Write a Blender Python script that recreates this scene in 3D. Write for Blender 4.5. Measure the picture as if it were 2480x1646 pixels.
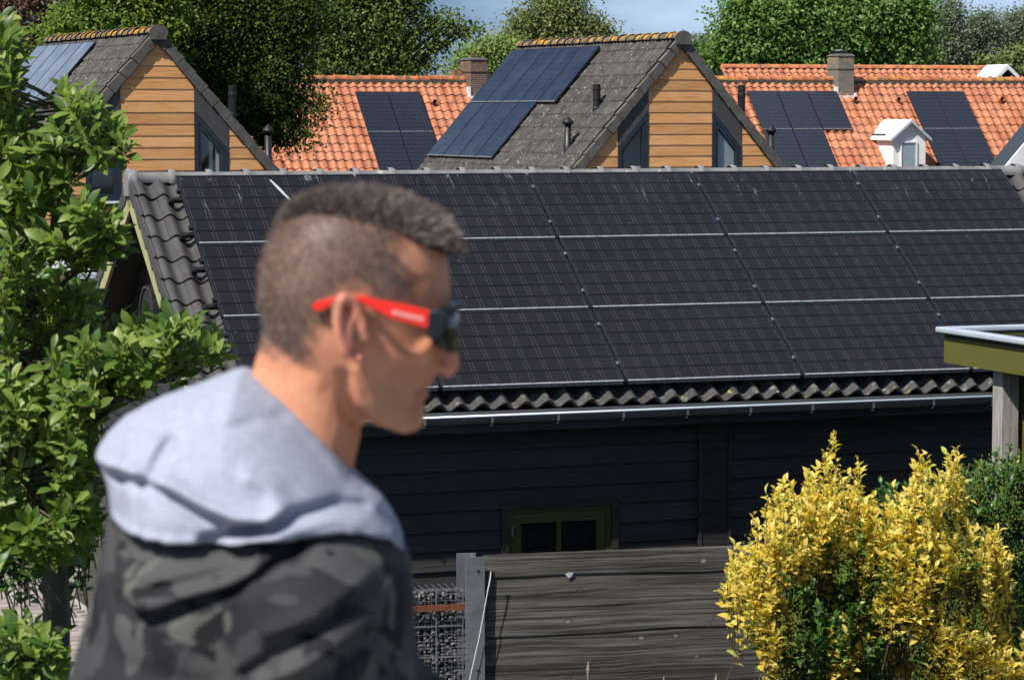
import bpy, bmesh, math, random
import numpy as np
from mathutils import Matrix, Vector
R = math.radians
for o in list(bpy.data.objects): bpy.data.objects.remove(o)
scene = bpy.context.scene
COL = scene.collection
# ------------------------------------------------------------------ camera, sky, sun, exposure
CAM_Z = 5.4
FPX, PITCH = 6982.7, 0.0791          # focal length in photograph pixels (2480 wide), downward pitch
cam_d = bpy.data.cameras.new('camera'); cam = bpy.data.objects.new('camera', cam_d); COL.objects.link(cam)
cam.location = (0, 0, CAM_Z); cam.rotation_euler = (math.pi/2 - PITCH, 0, 0)
cam_d.sensor_width = 36; cam_d.sensor_fit = 'HORIZONTAL'; cam_d.lens = FPX/2480*36
cam_d.clip_start = .1; cam_d.clip_end = 6000
cam_d.dof.use_dof = True; cam_d.dof.focus_distance = 23.0; cam_d.dof.aperture_fstop = 14.5
scene.camera = cam
SUN_AZ, SUN_EL = 222.0, 50.0         # azimuth clockwise from +Y (view direction), elevation
world = bpy.data.worlds.new('World'); scene.world = world; world.use_nodes = True
wn = world.node_tree
sky = wn.nodes.new('ShaderNodeTexSky'); sky.sky_type = 'NISHITA'; sky.sun_disc = False
sky.sun_elevation = R(SUN_EL); sky.sun_rotation = R(SUN_AZ); sky.air_density = 1.0; sky.dust_density = .2; sky.ozone_density = 1.5
bg = wn.nodes['Background']; bg.inputs[1].default_value = .06
# thin high cloud over the whole sky
wtc = wn.nodes.new('ShaderNodeTexCoord'); wmp = wn.nodes.new('ShaderNodeMapping'); wmp.inputs['Scale'].default_value = (1.2, 1.2, 4.0); wmp.inputs['Location'].default_value = (11, 4, 3)
wno = wn.nodes.new('ShaderNodeTexNoise'); wno.inputs['Scale'].default_value = 2.6; wno.inputs['Detail'].default_value = 7; wno.inputs['Roughness'].default_value = .6
wrp = wn.nodes.new('ShaderNodeValToRGB'); wrp.color_ramp.elements[0].position = .43; wrp.color_ramp.elements[1].position = .78
wrp.color_ramp.elements[0].color = (0, 0, 0, 1); wrp.color_ramp.elements[1].color = (.62, .62, .62, 1)
wmx = wn.nodes.new('ShaderNodeMixRGB'); wmx.inputs[2].default_value = (14.0, 17.0, 21.0, 1)
L = wn.links.new
# the low sky of the photograph is a clear blue: look up the sky a little above the true horizon
wsx = wn.nodes.new('ShaderNodeSeparateXYZ'); wab = wn.nodes.new('ShaderNodeMath'); wab.operation = 'ABSOLUTE'
wml = wn.nodes.new('ShaderNodeMath'); wml.operation = 'MULTIPLY_ADD'; wml.inputs[1].default_value = .8; wml.inputs[2].default_value = .2
wcb = wn.nodes.new('ShaderNodeCombineXYZ'); wnm = wn.nodes.new('ShaderNodeVectorMath'); wnm.operation = 'NORMALIZE'
L(wtc.outputs['Generated'], wsx.inputs[0]); L(wsx.outputs[2], wab.inputs[0]); L(wab.outputs[0], wml.inputs[0])
L(wsx.outputs[0], wcb.inputs[0]); L(wsx.outputs[1], wcb.inputs[1]); L(wml.outputs[0], wcb.inputs[2]); L(wcb.outputs[0], wnm.inputs[0]); L(wnm.outputs[0], sky.inputs[0])
L(wtc.outputs['Generated'], wmp.inputs[0]); L(wmp.outputs[0], wno.inputs[0]); L(wno.outputs[0], wrp.inputs[0])
L(wrp.outputs[0], wmx.inputs[0]); L(sky.outputs[0], wmx.inputs[1]); L(wmx.outputs[0], bg.inputs[0])
sun_d = bpy.data.lights.new('sun', 'SUN'); sun = bpy.data.objects.new('sun', sun_d); COL.objects.link(sun)
sun_d.energy = 5.0; sun_d.angle = R(.55); sun_d.color = (1, .955, .89)
_az, _el = R(SUN_AZ), R(SUN_EL)
SUN = Vector((math.sin(_az)*math.cos(_el), math.cos(_az)*math.cos(_el), math.sin(_el)))
sun.rotation_euler = SUN.to_track_quat('Z', 'Y').to_euler(); sun.location = (-30, -30, 60)
vs = scene.view_settings; vs.view_transform = 'Standard'; vs.look = 'None'; vs.exposure = 0.5; vs.gamma = 1; vs.use_curve_mapping = False
scene.render.engine = 'CYCLES'; scene.cycles.use_denoising = True; scene.cycles.max_bounces = 6
scene.cycles.transparent_max_bounces = 8; scene.cycles.caustics_reflective = False; scene.cycles.caustics_refractive = False

# ------------------------------------------------------------------ pixel <-> world
_f = np.array([0, math.cos(PITCH), -math.sin(PITCH)]); _r = np.array([1., 0, 0]); _u = np.cross(_r, _f); _c = np.array([0, 0, CAM_Z])
def ray(u, v): return _f + _r*(u-1240)/FPX + _u*(823-v)/FPX
def at(u, v, Y):
    r = ray(u, v); return Vector(_c + r*(Y/r[1]))
def proj(P):
    P = np.atleast_2d(np.asarray(P, float)) - _c
    d = P @ _f
    return np.stack([1240 + FPX*(P @ _r)/d, 823 - FPX*(P @ _u)/d, d], -1)
DS = 2480/2362.0                     # the photograph was read off in a 2362 px wide view
def S(*pts): return [(a*DS, b*DS) for a, b in pts]
class Frame:
    """a level local frame: x to the right, y away, z up"""
    def __init__(s, o, yaw):
        s.o = Vector(o); s.yaw = yaw; s.m = Matrix.Translation(s.o) @ Matrix.Rotation(yaw, 4, 'Z'); s.i = s.m.inverted()
    def w(s, x, y, z): return s.m @ Vector((x, y, z))
    def on_y(s, u, v, y=0.):         # pixel on the plane y = const, local coordinates
        a = s.i @ Vector(_c); d = (s.i.to_3x3() @ Vector(ray(u, v))); t = (y-a.y)/d.y
        return a + d*t
    def on_x(s, u, v, x=0.):
        a = s.i @ Vector(_c); d = (s.i.to_3x3() @ Vector(ray(u, v))); t = (x-a.x)/d.x
        return a + d*t
    def on_plane(s, u, v, p, n):
        a = s.i @ Vector(_c); d = (s.i.to_3x3() @ Vector(ray(u, v))); n = Vector(n); t = (Vector(p)-a).dot(n)/d.dot(n)
        return a + d*t

# ------------------------------------------------------------------ mesh helpers
def tag(o, label=None, cat=None, group=None, kind=None):
    if label: o['label'] = label
    if cat: o['category'] = cat
    if group: o['group'] = group
    if kind: o['kind'] = kind
    return o
def empty(name, m, label=None, cat=None, group=None):
    o = bpy.data.objects.new(name, None); COL.objects.link(o); o.empty_display_size = .2
    o.matrix_world = m if isinstance(m, Matrix) else Matrix.Translation(m)
    return tag(o, label, cat, group)
def link(name, me, parent=None, m=None):
    o = bpy.data.objects.new(name, me); COL.objects.link(o)
    if parent: o.parent = parent
    if m is not None: o.matrix_local = m
    return o
def np_mesh(name, V, Fc, mat=None, smooth=False, rnd=None, attrs=None):
    """V (n,3); Fc (m,k) int array"""
    V = np.asarray(V, np.float32); Fc = np.asarray(Fc, np.int32)
    me = bpy.data.meshes.new(name); m, k = Fc.shape
    me.vertices.add(len(V)); me.vertices.foreach_set('co', V.ravel())
    me.loops.add(m*k); me.loops.foreach_set('vertex_index', Fc.ravel())
    me.polygons.add(m); me.polygons.foreach_set('loop_start', np.arange(0, m*k, k, dtype=np.int32))
    try: me.polygons.foreach_set('loop_total', np.full(m, k, np.int32))
    except Exception: pass
    if smooth: me.polygons.foreach_set('use_smooth', np.ones(m, bool))
    if rnd is not None:
        a = me.attributes.new('rnd', 'FLOAT', 'POINT'); a.data.foreach_set('value', np.asarray(rnd, np.float32))
    for n_, val in (attrs or {}).items():
        a = me.attributes.new(n_, 'FLOAT', 'POINT'); a.data.foreach_set('value', np.asarray(val, np.float32))
    me.update(calc_edges=True); me.validate()
    if mat: me.materials.append(mat)
    return me
class MB:
    def __init__(s): s.v = []; s.f = []
    def add(s, vs, fs):
        n = len(s.v); s.v += [tuple(q) for q in vs]; s.f += [tuple(i+n for i in f) for f in fs]; return s
    def box(s, x0, x1, y0, y1, z0, z1, m=None):
        vs = [Vector(q) for q in ((x0,y0,z0),(x1,y0,z0),(x1,y1,z0),(x0,y1,z0),(x0,y0,z1),(x1,y0,z1),(x1,y1,z1),(x0,y1,z1))]
        if m is not None: vs = [m @ q for q in vs]
        return s.add(vs, [(3,2,1,0),(4,5,6,7),(0,1,5,4),(1,2,6,5),(2,3,7,6),(3,0,4,7)])
    def prism(s, a, b):
        """two matching rings of points, a counter-clockwise seen from outside of a"""
        n = len(a)
        return s.add(list(a)+list(b), [tuple(range(n))[::-1], tuple(range(n, 2*n))] + [(i, (i+1) % n, n+(i+1) % n, n+i) for i in range(n)])
    def xz(s, poly, y0, y1):         # polygon in the x-z plane pushed from y0 to y1
        return s.prism([(x, y1, z) for x, z in poly], [(x, y0, z) for x, z in poly])
    def xy(s, poly, z0, z1):
        return s.prism([(x, y, z0) for x, y in poly], [(x, y, z1) for x, y in poly])
    def tube(s, pts, rad, n=8, cap=True):
        pts = [Vector(p) for p in pts]; k = len(pts); rad = [rad]*k if not hasattr(rad, '__len__') else rad
        vs = []; prev = None
        for i, p in enumerate(pts):
            t = (pts[min(i+1, k-1)] - pts[max(i-1, 0)]).normalized()
            a = prev if prev is not None else (Vector((0, 0, 1)) if abs(t.z) < .9 else Vector((1, 0, 0)))
            a = (a - t*a.dot(t)).normalized(); b = t.cross(a); prev = a
            vs += [p + (a*math.cos(2*math.pi*j/n) + b*math.sin(2*math.pi*j/n))*rad[i] for j in range(n)]
        fs = [(i*n+j, i*n+(j+1) % n, (i+1)*n+(j+1) % n, (i+1)*n+j) for i in range(k-1) for j in range(n)]
        if cap: fs += [tuple(range(n))[::-1], tuple(range((k-1)*n, k*n))]
        return s.add(vs, fs)
    def mesh(s, name, mat=None, smooth=False):
        me = bpy.data.meshes.new(name); me.from_pydata([tuple(q) for q in s.v], [], s.f); me.update()
        if smooth:
            me.polygons.foreach_set('use_smooth', np.ones(len(me.polygons), bool))
        if mat: me.materials.append(mat)
        return me
    def build(s, name, mat, parent=None, smooth=False, m=None, bevel=0, **kw):
        o = link(name, s.mesh(name, mat, smooth), parent, m)
        if bevel:
            b = o.modifiers.new('bevel', 'BEVEL'); b.width = bevel; b.segments = 2; b.limit_method = 'ANGLE'
        return tag(o, **kw)
def frame_ring(poly, inset):
    """offset a convex polygon inwards"""
    n = len(poly); out = []
    area = sum(poly[i][0]*poly[(i+1) % n][1]-poly[(i+1) % n][0]*poly[i][1] for i in range(n)); sg = 1 if area > 0 else -1
    for i in range(n):
        p0, p1, p2 = Vector(poly[i-1]), Vector(poly[i]), Vector(poly[(i+1) % n])
        d1 = (p1-p0).normalized(); d2 = (p2-p1).normalized()
        n1 = Vector((-d1.y, d1.x))*sg; n2 = Vector((-d2.y, d2.x))*sg
        bis = (n1+n2); bis = bis/max(bis.dot(n1), .2)
        out.append(tuple(p1 + bis*inset))
    return out
def ring_xz(mb, poly, inset, y0, y1):
    inn = frame_ring(poly, inset); n = len(poly)
    for i in range(n):
        j = (i+1) % n
        mb.xz([poly[i], poly[j], inn[j], inn[i]], y0, y1)
    return inn
rng = np.random.default_rng(7); random.seed(7)

# ------------------------------------------------------------------ materials
class NT:
    def __init__(s, name):
        s.m = bpy.data.materials.new(name); s.m.use_nodes = True; s.t = s.m.node_tree; s.p = s.t.nodes['Principled BSDF']; s.out = s.t.nodes['Material Output']
        s.tc = s.n('TexCoord')
    def n(s, ty, **kw):
        nd = s.t.nodes.new('ShaderNode'+ty)
        for k, v in kw.items(): setattr(nd, k, v)
        return nd
    def l(s, a, b): s.t.links.new(a, b)
    def val(s, x, sock):
        if hasattr(x, 'is_output') or hasattr(x, 'links'): s.l(x, sock)
        else: sock.default_value = x
    def math(s, op, a, b=0., c=None, clamp=False):
        nd = s.n('Math', operation=op); nd.use_clamp = clamp
        s.val(a, nd.inputs[0]); s.val(b, nd.inputs[1])
        if c is not None: s.val(c, nd.inputs[2])
        return nd.outputs[0]
    def noise(s, scale, detail=4, rough=.55, vec=None, stretch=None, dist=0.):
        nd = s.n('TexNoise'); nd.inputs['Scale'].default_value = scale; nd.inputs['Detail'].default_value = detail
        nd.inputs['Roughness'].default_value = rough; nd.inputs['Distortion'].default_value = dist
        v = vec if vec is not None else s.tc.outputs['Object']
        if stretch: v = s.map(v, stretch)
        s.l(v, nd.inputs['Vector']); return nd.outputs[0]
    def map(s, v, scale=(1, 1, 1), loc=(0, 0, 0)):
        mp = s.n('Mapping'); mp.inputs['Scale'].default_value = scale; mp.inputs['Location'].default_value = loc; s.l(v, mp.inputs[0]); return mp.outputs[0]
    def ramp(s, x, stops):
        nd = s.n('ValToRGB'); e = nd.color_ramp.elements
        while len(e) < len(stops): e.new(.5)
        for q, (p, c) in zip(e, stops):
            q.position = p; q.color = (*c, 1) if hasattr(c, '__len__') else (c, c, c, 1)
        s.l(x, nd.inputs[0]); return nd.outputs[0]
    def mix(s, f, a, b, mode='MIX'):
        nd = s.n('MixRGB', blend_type=mode)
        for x, k in ((f, 0), (a, 1), (b, 2)):
            if isinstance(x, tuple): x = (*x, 1)[:4]
            s.val(x, nd.inputs[k])
        return nd.outputs[0]
    def rnd(s):
        a = s.n('Attribute', attribute_name='rnd').outputs['Fac']; o = s.n('ObjectInfo').outputs['Random']
        return s.math('FRACT', s.math('ADD', a, o))
    def bump(s, h, strength=.3, dist=.01):
        b = s.n('Bump'); b.inputs['Strength'].default_value = strength; b.inputs['Distance'].default_value = dist
        s.l(h, b.inputs['Height']); s.l(b.outputs[0], s.p.inputs['Normal'])
    def set(s, color=None, rough=None, metal=None, spec=None, **kw):
        if color is not None: s.val((*color, 1) if isinstance(color, tuple) and len(color) == 3 else color, s.p.inputs['Base Color'])
        if rough is not None: s.val(rough, s.p.inputs['Roughness'])
        if metal is not None: s.p.inputs['Metallic'].default_value = metal
        if spec is not None: s.p.inputs['Specular IOR Level'].default_value = spec
        for k, v in kw.items(): s.val(v, s.p.inputs[k])
        return s.m
M = {}
def simple(name, c1, c2=None, rough=.6, scale=6, bump=0, metal=0, spec=.4, stretch=None, rv=0., lo=.35, hi=.7, bscale=None):
    t = NT(name); c2 = c2 or tuple(x*.8 for x in c1)
    nz = t.noise(scale, 6, .6, stretch=stretch)
    col = t.mix(t.ramp(nz, [(lo, 0.), (hi, 1.)]), c1, c2)
    if rv: col = t.mix(1., col, t.ramp(t.rnd(), [(0, 1-rv), (1, 1+rv)]), 'MULTIPLY')
    if bump: t.bump(t.noise(bscale or scale*4, 5, .6, stretch=stretch), bump)
    M[name] = t.set(col, rough, metal, spec); return M[name]
simple('soil', (.055, .045, .032), (.03, .04, .015), .95, 1.2, .5)
simple('paver', (.30, .26, .23), (.22, .19, .17), .9, 8, .3, rv=.25)
simple('dark_metal', (.012, .012, .014), None, .45, 5, metal=0, spec=.5)
simple('pvc_grey', (.10, .105, .11), (.07, .072, .078), .4, 3)
simple('zinc', (.60, .66, .73), (.5, .56, .63), .4, 5, metal=.4)
simple('white_paint', (.78, .78, .77), (.66, .66, .64), .5, 3, .05)
simple('olive_paint', (.098, .094, .019), (.085, .082, .017), .5, 2.5)
simple('grey_post', (.34, .32, .29), (.16, .15, .135), .85, 7, .5, stretch=(6, 6, .35))
simple('olive_dark', (.055, .056, .009), (.045, .046, .008), .5, 2.5)
simple('pale_olive', (.36, .36, .17), (.28, .28, .13), .6, 4)
simple('anthracite', (.032, .035, .042), (.026, .028, .033), .42, 4)
simple('anthracite_sheet', (.058, .056, .062), (.048, .046, .05), .55, 4)
simple('window_frame', (.02, .028, .042), (.016, .022, .034), .35, 4)
simple('black_rubber', (.01, .01, .01), None, .6)
simple('lead', (.06, .065, .08), (.035, .037, .045), .5, 9)
simple('steel', (.21, .22, .235), (.13, .135, .145), .5, 7, .15, metal=.55)
simple('rust', (.16, .05, .02), (.09, .028, .012), .8, 20, .3)
simple('stone', (.17, .165, .16), (.07, .068, .068), .9, 25, .4, rv=.45)
simple('galv_wire', (.22, .23, .25), None, .45, 9, metal=.5)
simple('cord', (.7, .69, .64), None, .8)
simple('white_curtain', (.72, .73, .72), (.6, .61, .6), .9, 3)
simple('interior', (.012, .012, .014), None, .9)
simple('bark', (.05, .04, .03), (.11, .1, .085), .9, 12, .6, stretch=(1, 1, .25))
simple('twig', (.09, .08, .045), (.06, .05, .03), .85, 20)
simple('bird_white', (.42, .46, .52), (.2, .23, .27), .8, 60)
simple('concrete', (.35, .34, .32), (.27, .26, .25), .9, 4, .2)
simple('pale_board', (.42, .37, .3), (.33, .29, .24), .8, 5, stretch=(1, 1, 8))
simple('dry_grass', (.42, .36, .19), (.3, .25, .14), .9, 9)
simple('seed_head', (.3, .24, .18), (.2, .17, .12), .9, 30)

def wood_cladding():
    t = NT('cedar_board'); r = t.rnd()
    off = t.n('CombineXYZ'); t.l(t.math('MULTIPLY', r, 37.), off.inputs[0]); t.l(t.math('MULTIPLY', r, 11.), off.inputs[2])
    v = t.n('VectorMath', operation='ADD'); t.l(t.tc.outputs['Object'], v.inputs[0]); t.l(off.outputs[0], v.inputs[1])
    g = t.noise(3., 6, .65, vec=v.outputs[0], stretch=(.55, 1, 14), dist=.6)
    c = t.ramp(g, [(.3, (.40, .175, .066)), (.5, (.58, .29, .113)), (.72, (.68, .38, .16))])
    big = t.noise(1.1, 3, .5, vec=v.outputs[0], stretch=(1, 1, 2.5))
    c = t.mix(t.ramp(big, [(.45, 0.), (.75, .6)]), c, (.62, .40, .22))
    c = t.mix(1., c, t.ramp(r, [(0, (.80, .78, .76)), (.5, (1., .97, .93)), (1, (1.12, 1.1, 1.08))]), 'MULTIPLY')
    t.bump(g, .12, .004); M['cedar'] = t.set(c, .55, 0, .35)
wood_cladding()
def black_board():
    t = NT('black_board'); r = t.rnd()
    g = t.noise(2.2, 6, .62, stretch=(.7, 1, 16), dist=.8)
    c = t.ramp(g, [(.3, (.009, .0078, .0076)), (.55, (.023, .021, .0205)), (.78, (.046, .043, .042))])
    c = t.mix(t.ramp(t.noise(1.4, 3, .5), [(.5, 0.), (.75, .5)]), c, (.019, .0185, .019))
    c = t.mix(1., c, t.ramp(r, [(0, .75), (1, 1.3)]), 'MULTIPLY')
    t.bump(g, .25, .006); M['black_board'] = t.set(c, t.ramp(g, [(.3, .5), (.7, .7)]), 0, .4)
black_board()
def weathered():
    t = NT('weathered_plank'); r = t.rnd()
    off = t.n('CombineXYZ'); t.l(t.math('MULTIPLY', r, 23.), off.inputs[0]); t.l(t.math('MULTIPLY', r, 7.), off.inputs[2])
    v = t.n('VectorMath', operation='ADD'); t.l(t.tc.outputs['Object'], v.inputs[0]); t.l(off.outputs[0], v.inputs[1]); v = v.outputs[0]
    warp = t.noise(1.5, 2, .5, vec=v, stretch=(1.3, 1, 4))
    wv = t.n('VectorMath', operation='MULTIPLY_ADD'); wn_ = t.n('TexNoise'); wn_.inputs['Scale'].default_value = 1.7; wn_.inputs['Detail'].default_value = 3; t.l(t.map(v, (.8, 1, 2.2)), wn_.inputs['Vector'])
    t.l(wn_.outputs['Color'], wv.inputs[0]); wv.inputs[1].default_value = (0, 0, .045); t.l(v, wv.inputs[2]); dv = wv.outputs[0]
    rings = t.noise(5., 4, .55, vec=dv, stretch=(.16, 1, 11))
    fine = t.noise(9, 6, .78, vec=dv, stretch=(.3, 1, 24))
    g = t.math('ADD', t.math('MULTIPLY', t.ramp(rings, [(.38, 0.), (.60, 1.)]), .26), t.math('MULTIPLY', fine, .80))
    c = t.ramp(g, [(.34, (.013, .012, .011)), (.50, (.050, .046, .042)), (.66, (.105, .098, .091)), (.86, (.21, .20, .187))])
    c = t.mix(t.ramp(warp, [(.4, 0.), (.7, .6)]), c, t.mix(1., c, (.75, .66, .55), 'MULTIPLY'))
    # knots
    vo = t.n('TexVoronoi'); vo.inputs['Scale'].default_value = 3.1; t.l(t.map(v, (1, 1, 1.7)), vo.inputs['Vector'])
    k = t.ramp(vo.outputs['Distance'], [(.06, 1.), (.15, 0.)])
    kr = t.ramp(vo.outputs['Distance'], [(.0, (.2, .18, .155)), (.07, (.16, .14, .12)), (.10, (.012, .011, .010)), (.14, (.05, .045, .04))])
    c = t.mix(k, c, kr)
    c = t.mix(1., c, t.ramp(r, [(0, .8), (1, 1.2)]), 'MULTIPLY')
    t.bump(g, .5, .008); M['weathered'] = t.set(c, .85, 0, .25)
weathered()
def pantile_orange():
    t = NT('orange_pantile'); r = t.rnd()
    c = t.ramp(r, [(0, (.31, .10, .047)), (.35, (.41, .152, .074)), (.7, (.48, .195, .10)), (1, (.35, .135, .074))])
    geo = t.n('NewGeometry').outputs['Position']
    st = t.noise(3.2, 6, .7, vec=geo); c = t.mix(t.ramp(st, [(.50, 0.), (.68, .8)]), c, (.17, .075, .045))
    st2 = t.noise(9., 5, .7, vec=geo); c = t.mix(t.ramp(st2, [(.6, 0.), (.74, .6)]), c, (.62, .34, .22))
    sp = t.noise(14., 3, .6, vec=geo); c = t.mix(t.ramp(sp, [(.66, 0.), (.70, .8)]), c, (.30, .24, .20))
    t.bump(t.noise(40, 4, .6, vec=geo), .15, .01); M['pantile'] = t.set(c, .72, 0, .3)
    t = NT('orange_ridge'); geo = t.n('NewGeometry').outputs['Position']; r = t.rnd()
    c = t.ramp(r, [(0, (.42, .13, .05)), (1, (.56, .21, .1))])
    c = t.mix(t.ramp(t.noise(4., 6, .7, vec=geo), [(.5, 0.), (.64, .85)]), c, (.12, .09, .07))
    c = t.mix(t.ramp(t.noise(2.1, 5, .7, vec=t.map(geo, (1, 1, 1), (9, 3, 1))), [(.56, 0.), (.66, .8)]), c, (.55, .32, .05))
    M['orange_ridge'] = t.set(c, .8, 0, .25)
pantile_orange()
def concrete_tile():
    t = NT('grey_concrete_tile'); r = t.rnd(); geo = t.n('NewGeometry').outputs['Position']
    c = t.ramp(t.noise(5, 6, .7, vec=geo), [(.3, (.038, .035, .033)), (.55, (.078, .073, .068)), (.8, (.14, .132, .122))])
    c = t.mix(t.ramp(t.noise(16, 3, .6, vec=geo), [(.64, 0.), (.69, .8)]), c, (.36, .35, .32))
    c = t.mix(1., c, t.ramp(r, [(0, .85), (1, 1.15)]), 'MULTIPLY')
    t.bump(t.noise(60, 3, .6, vec=geo), .2, .01); M['concrete_tile'] = t.set(c, .9, 0, .2)
    for nm, lo in (('lichen_ridge', .485), ('verge_tile', .62)):
        t = NT(nm); geo = t.n('NewGeometry').outputs['Position']; nrm = t.n('NewGeometry').outputs['Normal']
        c = t.ramp(t.noise(6, 6, .7, vec=geo), [(.3, (.06, .056, .052)), (.6, (.11, .105, .097)), (.8, (.2, .19, .17))])
        sx = t.n('SeparateXYZ'); t.l(nrm, sx.inputs[0])
        lz = t.math('MULTIPLY', t.ramp(t.noise(3.3, 6, .75, vec=geo), [(lo, 0.), (lo+.07, 1.)]), t.ramp(sx.outputs[2], [(.15, 0.), (.4, 1.)]))
        c = t.mix(lz, c, t.ramp(t.noise(14, 4, .6, vec=geo), [(.35, (.42, .19, .012)), (.65, (.55, .30, .05))]))
        M[nm] = t.set(c, .85, 0, .2)
concrete_tile()
def shed_tile():
    t = NT('grey_glazed_pantile'); geo = t.n('NewGeometry').outputs['Position']; r = t.rnd()
    c = t.ramp(t.noise(5, 5, .6, vec=geo), [(.35, (.05, .047, .046)), (.7, (.072, .068, .067))])
    c = t.mix(1., c, t.ramp(r, [(0, .88), (1, 1.12)]), 'MULTIPLY')
    M['shed_tile'] = t.set(c, .42, 0, .4)
    t = NT('mossy_pantile'); geo = t.n('NewGeometry').outputs['Position']
    c = t.ramp(t.noise(5, 5, .6, vec=geo), [(.35, (.036, .033, .032)), (.7, (.062, .058, .056))])
    c = t.mix(t.ramp(t.noise(9, 6, .75, vec=geo), [(.56, 0.), (.62, .9)]), c, (.16, .16, .14))
    c = t.mix(t.ramp(t.noise(7, 6, .75, vec=t.map(geo, (1, 1, 1), (4, 7, 2))), [(.62, 0.), (.66, .9)]), c, (.36, .34, .05))
    c = t.mix(t.ramp(t.noise(12, 6, .75, vec=t.map(geo, (1, 1, 1), (1, 5, 9))), [(.64, 0.), (.67, .9)]), c, (.6, .6, .56))
    M['mossy_tile'] = t.set(c, .7, 0, .3)
    t = NT('ridge_tile_grey'); geo = t.n('NewGeometry').outputs['Position']
    c = t.ramp(t.noise(7, 5, .6, vec=geo), [(.35, (.17, .165, .162)), (.7, (.24, .235, .23))])
    c = t.mix(t.ramp(t.noise(6, 5, .75, vec=geo), [(.60, 0.), (.66, .8)]), c, (.5, .5, .49))
    M['ridge_grey'] = t.set(c, .55, 0, .35)
shed_tile()
def solar(name, ncol, nrow, base, dots, lines, rough, dirt=0., dust_glare=0., nl=6):
    """cells printed behind glass: UV runs 0..1 over the panel; u along the rows of dotted bus bars"""
    t = NT(name); uv = t.n('UVMap').outputs[0]; sx = t.n('SeparateXYZ'); t.l(uv, sx.inputs[0]); u, v = sx.outputs[0], sx.outputs[1]
    U = t.math('MULTIPLY', u, ncol); V = t.math('MULTIPLY', v, nrow)
    fu = t.math('FRACT', U); fv = t.math('FRACT', V)
    du = t.math('ABSOLUTE', t.math('SUBTRACT', fu, .5))          # .5 at the cell edge
    line = t.math('MULTIPLY', t.math('LESS_THAN', t.math('ABSOLUTE', t.math('SUBTRACT', du, .405)), .014), t.math('LESS_THAN', t.math('ABSOLUTE', t.math('SUBTRACT', fv, .5)), .42))
    dot = t.math('MULTIPLY', line, t.math('LESS_THAN', t.math('FRACT', t.math('MULTIPLY', V, 13.)), .55))
    gap = t.math('GREATER_THAN', t.math('ABSOLUTE', t.math('SUBTRACT', fv, .5)), .44)
    wires = t.math('LESS_THAN', t.math('FRACT', t.math('MULTIPLY', V if nl > 0 else U, abs(nl))), .25)
    cell = t.n('TexWhiteNoise'); cv = t.n('CombineXYZ'); t.l(t.math('FLOOR', U), cv.inputs[0]); t.l(t.math('FLOOR', V), cv.inputs[1]); t.l(t.rnd(), cv.inputs[2]); t.l(cv.outputs[0], cell.inputs[0])
    c = t.mix(1., (*base, 1), t.ramp(cell.outputs['Value'], [(0, .9), (1, 1.12)]), 'MULTIPLY')
    c = t.mix(t.math('MULTIPLY', wires, lines), c, (.20, .21, .24))
    c = t.mix(t.math('MULTIPLY', gap, .95), c, (.0012, .0012, .0015))
    c = t.mix(t.math('MULTIPLY', dot, dots), c, (.34, .33, .32))
    if dirt or dust_glare:
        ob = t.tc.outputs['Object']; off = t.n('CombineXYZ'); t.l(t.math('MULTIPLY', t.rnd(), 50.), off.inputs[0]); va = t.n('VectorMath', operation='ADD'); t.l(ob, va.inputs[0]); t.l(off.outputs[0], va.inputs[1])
        film = t.noise(1.6, 5, .6, vec=va.outputs[0]); c = t.mix(t.math('MULTIPLY', t.ramp(film, [(.4, 0.), (.8, 1.)]), .10+dust_glare), c, (.22, .225, .25))
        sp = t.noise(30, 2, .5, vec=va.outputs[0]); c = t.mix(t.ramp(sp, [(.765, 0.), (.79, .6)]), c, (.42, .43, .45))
    if dirt:
        st = t.noise(7., 4, .65, vec=t.map(va.outputs[0], (1.5, .33, 1)), dist=.6)
        mk = t.math('MULTIPLY', t.ramp(st, [(.60, 0.), (.72, 1.)]), t.ramp(v, [(.3, 0.), (.9, 1.)]))
        br = t.noise(40, 4, .7, vec=va.outputs[0]); mk = t.math('MULTIPLY', mk, t.ramp(br, [(.42, 0.), (.62, dirt)]))
        c = t.mix(mk, c, (.38, .43, .5))
    M[name] = t.set(c, rough, 0, .32 if 'shed' in name else .5)
    if 'shed' not in name: t.p.inputs['Coat Weight'].default_value = 1.; t.p.inputs['Coat Roughness'].default_value = .08; t.p.inputs['Coat IOR'].default_value = 1.6 if 'pale' in name else 1.45
solar('cells_shed', 10, 6, (.0105, .0086, .0105), .18, .0, .27, 0, -.085, 3)
solar('cells_shed_dirty', 10, 6, (.0105, .0086, .0105), .18, .0, .27, .7, -.075, 3)
solar('cells_blue', 6, 10, (.008, .010, .02), .0, .0, .14, 0, .03)
solar('cells_stripe', 6, 10, (.006, .007, .014), .0, .22, .22, 0, .0, -3)
solar('cells_pale', 6, 10, (.012, .015, .024), .0, .0, .2, 0, .75)  # strong pale film: bright sky reflection mixed into the cell colour
simple('panel_frame', (.014, .016, .022), None, .35, 4, spec=.5)
simple('dusty_rail', (.27, .275, .29), (.13, .132, .14), .7, 22, .2)
simple('clamp_metal', (.26, .3, .37), (.2, .24, .3), .4, 9, metal=.7)
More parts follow.
